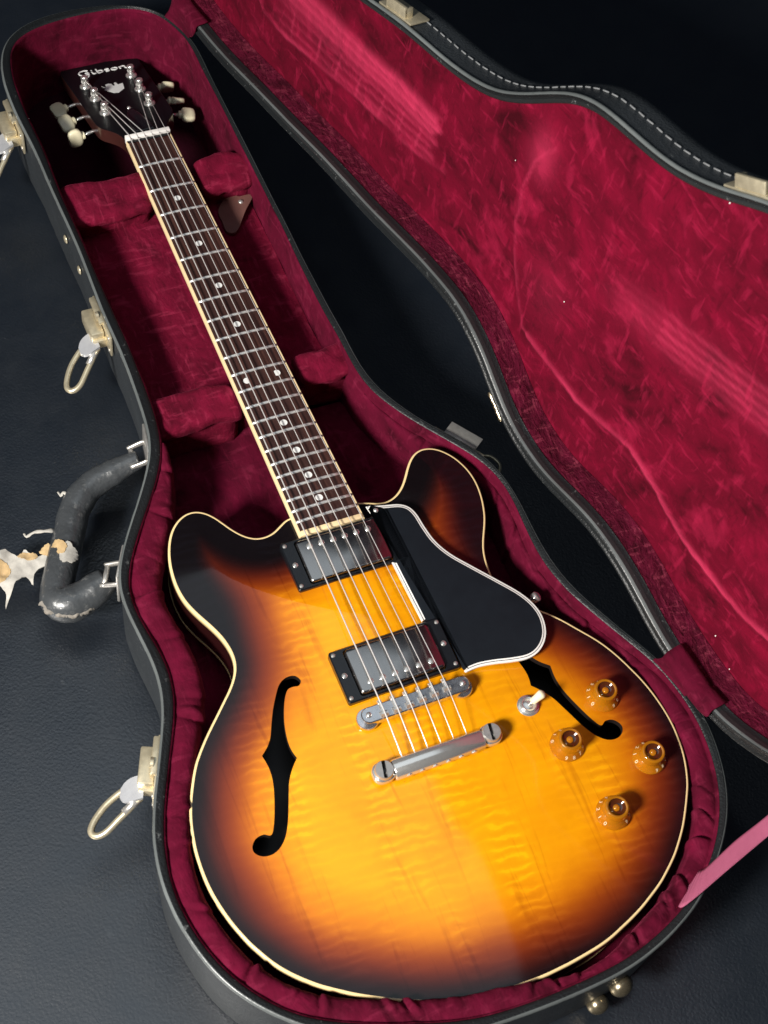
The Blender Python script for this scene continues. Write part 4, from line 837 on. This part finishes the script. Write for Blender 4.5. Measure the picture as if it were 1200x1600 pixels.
# crown inlay
CR = [(-11, 7.5), (-7.4, 4.2), (-6.4, 9.0), (-3.0, 9.6), (-0.6, 8.6), (0.4, 5.0), (1.6, 5.0), (2.6, 9.6), (4.6, 9.2), (5.2, 5.6), (10.5, 6.5), (8.6, -2), (1.5, -6.5), (-3.5, -6.0), (-10.5, 1.2), (-8, 2.6)]
P = np.array([(x, 106+y*1.35) for x, y in CR[::-1]]); P = P if (P[:, 0]*np.roll(P[:, 1], -1)-np.roll(P[:, 0], -1)*P[:, 1]).sum() > 0 else P[::-1]
rings('crown_inlay', [hring(P, 0.0), hring(P, 0.22)], PEARL, head, cap1=True, smooth=False)
bell = np.array([(-9.5, 12), (9.5, 12), (9.8, 22), (8.2, 36), (5.6, 48), (3.2, 56), (0, 58), (-3.2, 56), (-5.6, 48), (-8.2, 36), (-9.8, 22)], float)
rings('truss_rod_cover', [hring(bell, 0), hring(bell, 1.4), hring(inset(bell, 0.6), 1.9)], BLACK, head, cap1=True, angle=40)
MB().add(*lathe([(2.0, 0), (1.9, 0.7), (1.0, 1.2)], 12, hp(0.4, 62, 0.0), HR.inverted())).build('screw', CHROME, head)
POSTS = {-1: [(-23.4, 61), (-24.2, 92.5), (-25.6, 121.5)], 1: [(21.4, 62), (22.2, 94), (23.2, 126)]}
HROT = Matrix.Rotation(-TL, 3, 'X')
POSTTOP = {}
for sgn in (-1, 1):
    for i, (x, y) in enumerate(POSTS[sgn]):
        tn = MB().add(*lathe([(5.8, 0), (5.8, 1.6), (4.8, 2.6), (3.4, 3.2), (3.4, 5.4), (2.8, 6.4), (2.8, 7.4), (3.7, 9.0), (3.7, 10.6), (3.0, 11.6)], 16, hp(x, y, 0), HROT)).build('tuner', CHROME, gtr, angle=50)
        POSTTOP[(sgn, i)] = hp(x, y, 6.6)
        a = hp(sgn*34, y-4, -12.5); b = hp(sgn*(48.5 if sgn < 0 else 47), y-6.5, -14)
        MB().add(*tube([a, a.lerp(b, 0.6), b], 1.6, 10)).build('button_shaft', CHROME, tn)
        mbx = MB()
        mbx.add(*lathe([(3.0, 0), (4.0, 0.6), (4.0, 2.6), (3.0, 3.2)], 14, b, Vector((0, 0, 1)).rotation_difference((b-a).normalized()).to_matrix()))
        # tulip button: narrow at the collar, flaring to a blunt top, turned differently on each post
        ang = {(-1, 0): 1.35, (-1, 1): 0.35, (-1, 2): 0.05, (1, 0): 0.15, (1, 1): 0.75, (1, 2): 1.15}[(sgn, i)]
        ax = (b-a).normalized(); s1 = ax.cross(Vector((0, 0, 1))).normalized(); s2 = s1.cross(ax)
        wv = s1*math.cos(ang)+s2*math.sin(ang); tv = ax.cross(wv).normalized()
        prof = [(2.6, 3.4, 2.6), (3.4, 6.0, 3.6), (5.0, 8.6, 3.9), (7.6, 9.6, 3.6), (12, 9.4, 3.2), (15, 8.2, 2.9), (16.2, 6.2, 2.0)]
        Vb = []; nb = 20
        for q, wd_, th in prof:
            for k in range(nb):
                c_, s_ = math.cos(2*math.pi*k/nb), math.sin(2*math.pi*k/nb); e = 0.55
                Vb.append(b+ax*q+wv*(wd_*math.copysign(abs(c_)**e, c_))+tv*(th*math.copysign(abs(s_)**e, s_)))
        Fb = [(r_*nb+k, r_*nb+(k+1) % nb, r_*nb+nb+(k+1) % nb, r_*nb+nb+k) for r_ in range(len(prof)-1) for k in range(nb)]
        Fb += [tuple(range(nb)), tuple((len(prof)-1)*nb+k for k in range(nb))]
        mbx.add(Vb, Fb); mbx.build('button', PEG, tn, angle=50)

# ---- pickguard with layered edge
GP = [(31.5,-458.1),(45.6,-461.6),(57.6,-464.6),(64.4,-469.6),(67.8,-477.9),(69.3,-490.8),(72.2,-505.4),(79.2,-520.1),(91.8,-536.7),(106,-554.6),(117.3,-569.6),(123.6,-582.5),(125.5,-595),(122.6,-607.6),(116.2,-616.6),(107.7,-622.2),(98.2,-623.9),(85.9,-622.2),(72,-619.2),(59.7,-617.6),(48.6,-618.4)]
gc = [Vector((*p, 0)) for p in GP]; gcv = np.array(catmull(gc, 5))[:, :2]
left_edge = np.array([(47.4, -614.6), (47.4, -569.0), (33.7, -568.6), (31.6, -511.9), (47.0, -511.6), (47.0, -466.2), (33.0, -465.8)])
GL = np.vstack([gcv, left_edge]); GL = resample(GL, 700)
if (GL[:, 0]*np.roll(GL[:, 1], -1)-np.roll(GL[:, 0], -1)*GL[:, 1]).sum() < 0: GL = GL[::-1]
gx, gy = GL[:, 0], GL[:, 1]
notch = ((gx < 48.5) & (gy > -616.5) & (gy < -568.0) & ~((gx < 34.2) & (gy > -568.2))) | ((gx < 48) & (gy > -512.6) & (gy < -465.0) & (gx > 31.0) & ~((gx < 32.0) & (gy < -511.9)))
BV = np.where(notch, 0.0, 1.0)
ZG = 7.2
def gin(d): return GL+inward(GL)*(np.asarray(d)*BV)[:, None]
guard = rings('pickguard', [z3(gin(3.1), ZG-1.6), z3(gin(3.1), ZG+0.12), z3(gin(3.5), ZG+0.2)], GUARD, gtr, cap1=True, angle=40)
for (a, b, za, zb, m, nm) in ((0.0, 1.45, ZG-0.55, ZG-0.25, WHITE, 'white_edge'), (1.45, 2.0, ZG-0.25, ZG-0.18, BLACK, 'black_line'), (2.0, 3.3, ZG-0.18, ZG+0.13, WHITE, 'white_edge')):
    L = [z3(gin(a), za), z3(gin(b), zb)]
    if a == 0.0: L = [z3(gin(0.3), ZG-2.4), z3(gin(0.0), ZG-2.2)]+L
    V_ = np.vstack(L); n_g = len(GL)
    F_ = [(r_*n_g+k, r_*n_g+(k+1) % n_g, (r_+1)*n_g+(k+1) % n_g, (r_+1)*n_g+k) for r_ in range(len(L)-1) for k in range(n_g) if BV[k] > 0 and BV[(k+1) % n_g] > 0]
    mesh(nm, V_, F_, m, guard, angle=50)
MB().add(*lathe([(2.2, 0), (2.1, 0.8), (1.2, 1.4)], 14, (37.5, -464.5, ZG+0.2))).build('guard_screw', CHROME, guard)
mbx = MB(); mbx.add(*lathe([(3, -6), (3, -2), (4.4, -1), (4.4, 2.6), (3.2, 3.6), (2, 4)], 16, (131.0, -574.5, -3.0), Matrix.Rotation(math.radians(38), 3, 'Y')))
mbx.build('strap_button', CHROME, gtr, angle=50)

# ---- pickups
def poly_prism(P, z0, z1, bev, m, name, parent, hole=None, holez=None):
    if hole is None: return rings(name, [z3(P, z0), z3(P, z1-bev), z3(inset(P, bev), z1)], m, parent, cap1=True, angle=40)
    n = len(P); return rings(name, [z3(P, z0), z3(P, z1-bev), z3(inset(P, bev), z1), z3(hole, z1), z3(hole, z0)], m, parent, angle=40)
def rrect(cx, cy, w, h, r, n=6, rot=0.0):
    out = []
    for (sx, sy, a0) in ((1, 1, 0), (-1, 1, 90), (-1, -1, 180), (1, -1, 270)):
        for k in range(n+1):
            a = math.radians(a0+90*k/n); out.append((sx*(w/2-r)+r*math.cos(a), sy*(h/2-r)+r*math.sin(a)))
    c, s = math.cos(rot), math.sin(rot); return np.array([(cx+x*c-y*s, cy+x*s+y*c) for x, y in out])
screw_proto = {}
def screw(kind, prof, m, loc, parent, name, slot=True):
    if kind not in screw_proto:
        o = MB().add(*lathe(prof, 16)).build(name, m, parent, angle=45); place(o, loc); screw_proto[kind] = o; return o
    return dup(screw_proto[kind], loc, parent)
def pickup(cy, zr, zc, pole_dy, lean):
    xc = 0.2
    ring_o = rrect(xc, cy, 92, 44.5, 2.2); hole = rrect(xc, cy, 71, 40, 2.5)
    zb = min(top_z(-46, cy), top_z(46, cy), top_z(0, cy))-2.0
    p = poly_prism(ring_o, zb, zr, 1.0, BLACK, 'pickup', gtr, hole)
    cov = rrect(xc, cy, 69.4, 38.2, 3.2)
    rings('pickup_cover', [z3(cov, zb), z3(cov, zc-1.4), z3(inset(cov, 0.4), zc-0.5), z3(inset(cov, 1.4), zc)], COVER, p, cap1=True, angle=40)
    for k in range(6):
        x = xc-25.0+10.0*k
        screw('pole', [(2.55, -0.3), (2.55, 0.35), (2.1, 0.75), (1.2, 0.9)], CHROME, (x, cy+pole_dy, zc), p, 'pole_screw')
    for sx in (-1, 1):
        screw('height', [(2.3, 0), (2.2, 0.8), (1.2, 1.5)], CHROME, (xc+sx*41, cy, zr), p, 'height_screw')
        for sy in (-1, 1): screw('corner', [(1.7, 0), (1.6, 0.5), (0.9, 0.9)], AGED, (xc+sx*43, cy+sy*18.5, zr), p, 'mounting_screw')
pickup(-489.0, 4.2, 6.6, 11.5, 0); pickup(-591.5, 9.0, 12.2, -11.5, 0)

# ---- bridge
zt = top_z(0, -629)
SX = [-26.2, -15.9, -5.4, 5.2, 15.6, 26.3]
bp_ = rrect(1.0, -629.2, 88, 12.4, 6.0, 8)
br = rings('bridge', [z3(bp_, 8.6), z3(bp_, 14.6), z3(inset(bp_, 0.7), 15.4)], BRIDGE, gtr, cap1=True, angle=40)
for sx in (-1, 1):
    x = 1.0+sx*38.4
    MB().add(*lathe([(3.0, zt-1), (3.0, zt+0.6), (8.4, zt+0.9), (8.8, zt+1.8), (8.8, zt+3.2), (8.2, zt+4.0), (3, zt+4.1), (3, 8.8)], 28, (x, -629.2, 0))).build('thumbwheel', BRIDGE, br, angle=50)
    MB().add(*lathe([(2.2, 0), (2.1, 1.2), (1.2, 2.0)], 14, (x, -629.2, 15.4))).build('bridge_screw', CHROME, br)
for k, x in enumerate(SX):
    dy = (-5.2, -5.0, -4.6, -3.4, -2.6, -1.4)[k]+1.5
    mbx = MB(); y = -629.2+dy*0.8
    v = [(x-3.6, y-3.0, 14.6), (x+3.6, y-3.0, 14.6), (x+3.6, y+3.0, 14.6), (x-3.6, y+3.0, 14.6), (x-2.6, y-0.7, 18.3), (x+2.6, y-0.7, 18.3), (x+2.6, y+0.7, 18.3), (x-2.6, y+0.7, 18.3)]
    mbx.add(v, [(0, 1, 2, 3), (4, 5, 6, 7), (0, 1, 5, 4), (1, 2, 6, 5), (2, 3, 7, 6), (3, 0, 4, 7)])
    mbx.add(*tube([(x, -622.8, 15.9), (x, y, 15.9)], 1.3, 8)); mbx.add(*lathe([(1.9, -1.2), (1.9, 1.2)], 10, (x, -622.4, 15.9), Matrix.Rotation(math.radians(90), 3, 'X')))
    mbx.build('saddle', CHROME, br, smooth=False)

# ---- stop tailpiece
zt = top_z(0, -672); YT = -673.2
tp = MB(); prof = [(-8.2, 9.2), (-8.6, 12.2), (-6.8, 15.4), (-3.0, 17.6), (1.2, 18.0), (4.6, 16.8), (6.6, 14.0), (6.4, 10.0), (3, 8.4), (-4, 8.2)]
V = []; xs = [-37, -36, 36, 37]; n = len(prof)
for x, sc_ in zip((-36.2, -35.4, 35.4, 36.2), (0.9, 1, 1, 0.9)):
    for a, b in prof: V.append((x, YT+a*sc_, 12.6+(b-12.6)*sc_))
F = [(i*n+k, i*n+(k+1) % n, i*n+n+(k+1) % n, i*n+n+k) for i in range(3) for k in range(n)]+[tuple(range(n)), tuple(3*n+k for k in range(n))]
tp.add(V, F)
for sx in (-1, 1):
    e = rrect(sx*43.2, YT+0.3, 17.0, 15.5, 6.5, 8)
    m_ = len(e); tp.add([(*q, 8.4) for q in e]+[(*q, 13.2) for q in e]+[(*q, 13.9) for q in inset(e, 0.8)], [(k, (k+1) % m_, m_+(k+1) % m_, m_+k) for k in range(m_)]+[(m_+k, m_+(k+1) % m_, 2*m_+(k+1) % m_, 2*m_+k) for k in range(m_)]+[tuple(2*m_+k for k in range(m_)), tuple(range(m_))])
for k, x in enumerate(SX):
    tp.add(*lathe([(2.3, -0.6), (2.3, 0.6)], 10, (x, YT-8.2, 11.6), Matrix.Rotation(math.radians(90), 3, 'X')))
tail = tp.build('tailpiece', CHROME, gtr, angle=50)
for sx in (-1, 1):
    x = sx*43.2; st = MB()
    st.add(*lathe([(5.2, zt-1), (5.2, zt+1), (7.2, zt+1.3), (7.2, 8.4), (6.2, 8.4), (6.2, 13.9), (7.3, 14.2), (7.3, 17.0), (6.6, 17.9)], 24, (x, YT+0.3, 0), cap=False))
    a = math.radians(82 if sx > 0 else 78); c, s = math.cos(a), math.sin(a)
    # slotted head: two half discs with a groove between
    for sd in (-1, 1):
        pts = [(6.6*math.cos(t), 6.6*math.sin(t)) for t in np.linspace(-1.36, 1.36, 14)]
        pts = [(sd*max(p[0], 1.35), p[1]*sd) for p in pts]; q = [(x+px*s+py*c, YT+0.3-px*c+py*s) for px, py in pts]; L = len(q)
        st.add([(*u, 16.4) for u in q]+[(*u, 18.1) for u in q], [(k, (k+1) % L, L+(k+1) % L, L+k) for k in range(L)]+[tuple(L+k for k in range(L))])
    so = st.build('tailpiece_stud', AGED, tail, angle=40)
    MB().add(*lathe([(6.4, 16.2), (6.4, 16.5)], 20, (x, YT+0.3, 0))).build('stud_slot', BLACK, so)

# ---- strings
GA = [0.60, 0.53, 0.46, 0.38, 0.34, 0.31]
post_order = [(-1, 0), (-1, 1), (-1, 2), (1, 2), (1, 1), (1, 0)]
for k in range(6):
    xn = -17.6+7.04*k; x = SX[k]; dy = (-5.2, -5.0, -4.6, -3.4, -2.6, -1.4)[k]+1.5
    pt = POSTTOP[post_order[k]]
    pts = [pt, Vector((xn, 5.0, zf(0)+2.6)), Vector((xn, 0.5, zf(0)+2.9))]
    za, zb_ = zf(0)+2.9, 18.9
    pts += [Vector((xn+(x-xn)*u, -632*u, za+(zb_-za)*u)) for u in (0.25, 0.5, 0.75)]
    pts += [Vector((x, -629.2+dy*0.8, 18.9)), Vector((x+0.1, -664.5, 13.2)), Vector((x+0.1, -667.5, 12.0))]
    MB().add(*tube(pts, GA[k], 8)).build('string', STEEL, gtr)
    MB().add(*tube([pt+Vector((3.2*math.cos(a), 3.2*math.sin(a), -0.9*a/6)) for a in np.linspace(0, 12, 40)], GA[k], 6)).build('string_winding', STEEL, gtr)

# ---- controls
def glyphs():
    """digit shapes from the built-in font, as flat triangulated outlines"""
    out = {}
    for ch in '0123456789':
        c = bpy.data.curves.new('numeral_curve', 'FONT'); c.body = ch; c.size = 4.6; c.align_x = 'CENTER'; c.align_y = 'CENTER'; c.extrude = 0.05; c.resolution_u = 2
        o = bpy.data.objects.new('numeral_curve', c); COL.objects.link(o); dg = bpy.context.evaluated_depsgraph_get(); me = o.evaluated_get(dg).to_mesh()
        out[ch] = ([v.co.copy() for v in me.vertices], [tuple(p.vertices) for p in me.polygons]); o.evaluated_get(dg).to_mesh_clear()
        bpy.data.objects.remove(o); bpy.data.curves.remove(c)
    return out
GL_ = glyphs()
def knob(x, y, turn):
    z = top_z(x, y); loc = Vector((x, y, z))
    prof = [(12.9, 0.5), (13.2, 1.0), (13.0, 1.6), (12.2, 2.6), (10.6, 5.0), (9.5, 7.0), (9.2, 8.0), (9.0, 13.6), (8.7, 14.5), (7.6, 14.9), (6.6, 14.3)]
    k = MB().add(*lathe(prof, 40, loc, cap=False)).build('control_knob', AMBER, gtr, angle=60)
    MB().add(*lathe([(12.2, 0.4), (11.6, 1.8), (9.8, 4.8), (8.6, 7.0)], 36, loc, cap=False)).build('reflector', GOLDTOP, k, angle=60)
    MB().add(*lathe([(8.6, 14.2), (7.0, 14.3), (6.2, 13.4), (5.2, 12.2), (3.4, 11.8), (0.2, 11.8)], 32, loc, cap=False)).build('knob_well', KNOBDARK, k, angle=60)
    MB().add(*lathe([(2.7, 12.1), (2.6, 13.2), (1.8, 13.9), (0.8, 14.1)], 18, loc)).build('knob_button', AMBER, k, angle=60)
    mb = MB()
    for d in range(10):
        a = math.radians(turn-d*30); v, f = GL_[str(d)]
        R_ = Matrix.Rotation(a-math.pi/2, 3, 'Z') @ Matrix.Rotation(math.radians(57), 3, 'X')
        R_ = Matrix.Rotation(a+math.pi/2, 3, 'Z') @ Matrix.Rotation(math.radians(-(-57)), 3, 'X')
        c = loc+Vector((11.75*math.cos(a), 11.75*math.sin(a), 3.7)); mb.add([c+R_ @ q for q in v], f)
    mb.build('numerals', INK, k, smooth=False, kind='stuff')
knob(143.0, -669.7, 200); knob(96.8, -698.1, 150); knob(154.6, -727.1, 180); knob(107.4, -756.8, 210)
x, y = 83.1, -658.9; z = top_z(x, y)
sw = MB().add(*lathe([(8.6, 0), (8.6, 0.9), (7.6, 1.5), (6.6, 1.7), (6.6, 3.8), (5.6, 4.4), (4.6, 4.2), (4.2, 2.6)], 32, (x, y, z), cap=False)).add(*lathe([(4.3, 2.6), (1, 3.4)], 20, (x, y, z))).build('toggle_switch', CHROME, gtr, angle=40)
ax = Vector((0.52, 0.02, 0.85)).normalized(); rot = Vector((0, 0, 1)).rotation_difference(ax).to_matrix()
MB().add(*lathe([(1.5, 0), (1.5, 6)], 12, (x, y, z+2), rot)).build('switch_shaft', CHROME, sw)
MB().add(*lathe([(2.3, 5), (3.0, 6), (3.1, 11), (3.5, 15), (3.4, 16.4), (2.4, 17.4), (1.0, 17.8)], 20, (x, y, z+2), rot)).build('switch_tip', plain('ivory_tip', (0.82, 0.74, 0.52), 0.3, coat=0.3), sw)

# settle the finished guitar into the case: raised a little and pitched with its headstock up
al = math.atan(0.03)
gtr.matrix_basis = Matrix.Translation(Vector((0, -400, 4))*MM) @ Matrix.Rotation(al, 4, 'X') @ Matrix.Translation(Vector((0, 400, 6))*MM) @ Matrix.Translation(Vector((0, -600, -50))*MM)
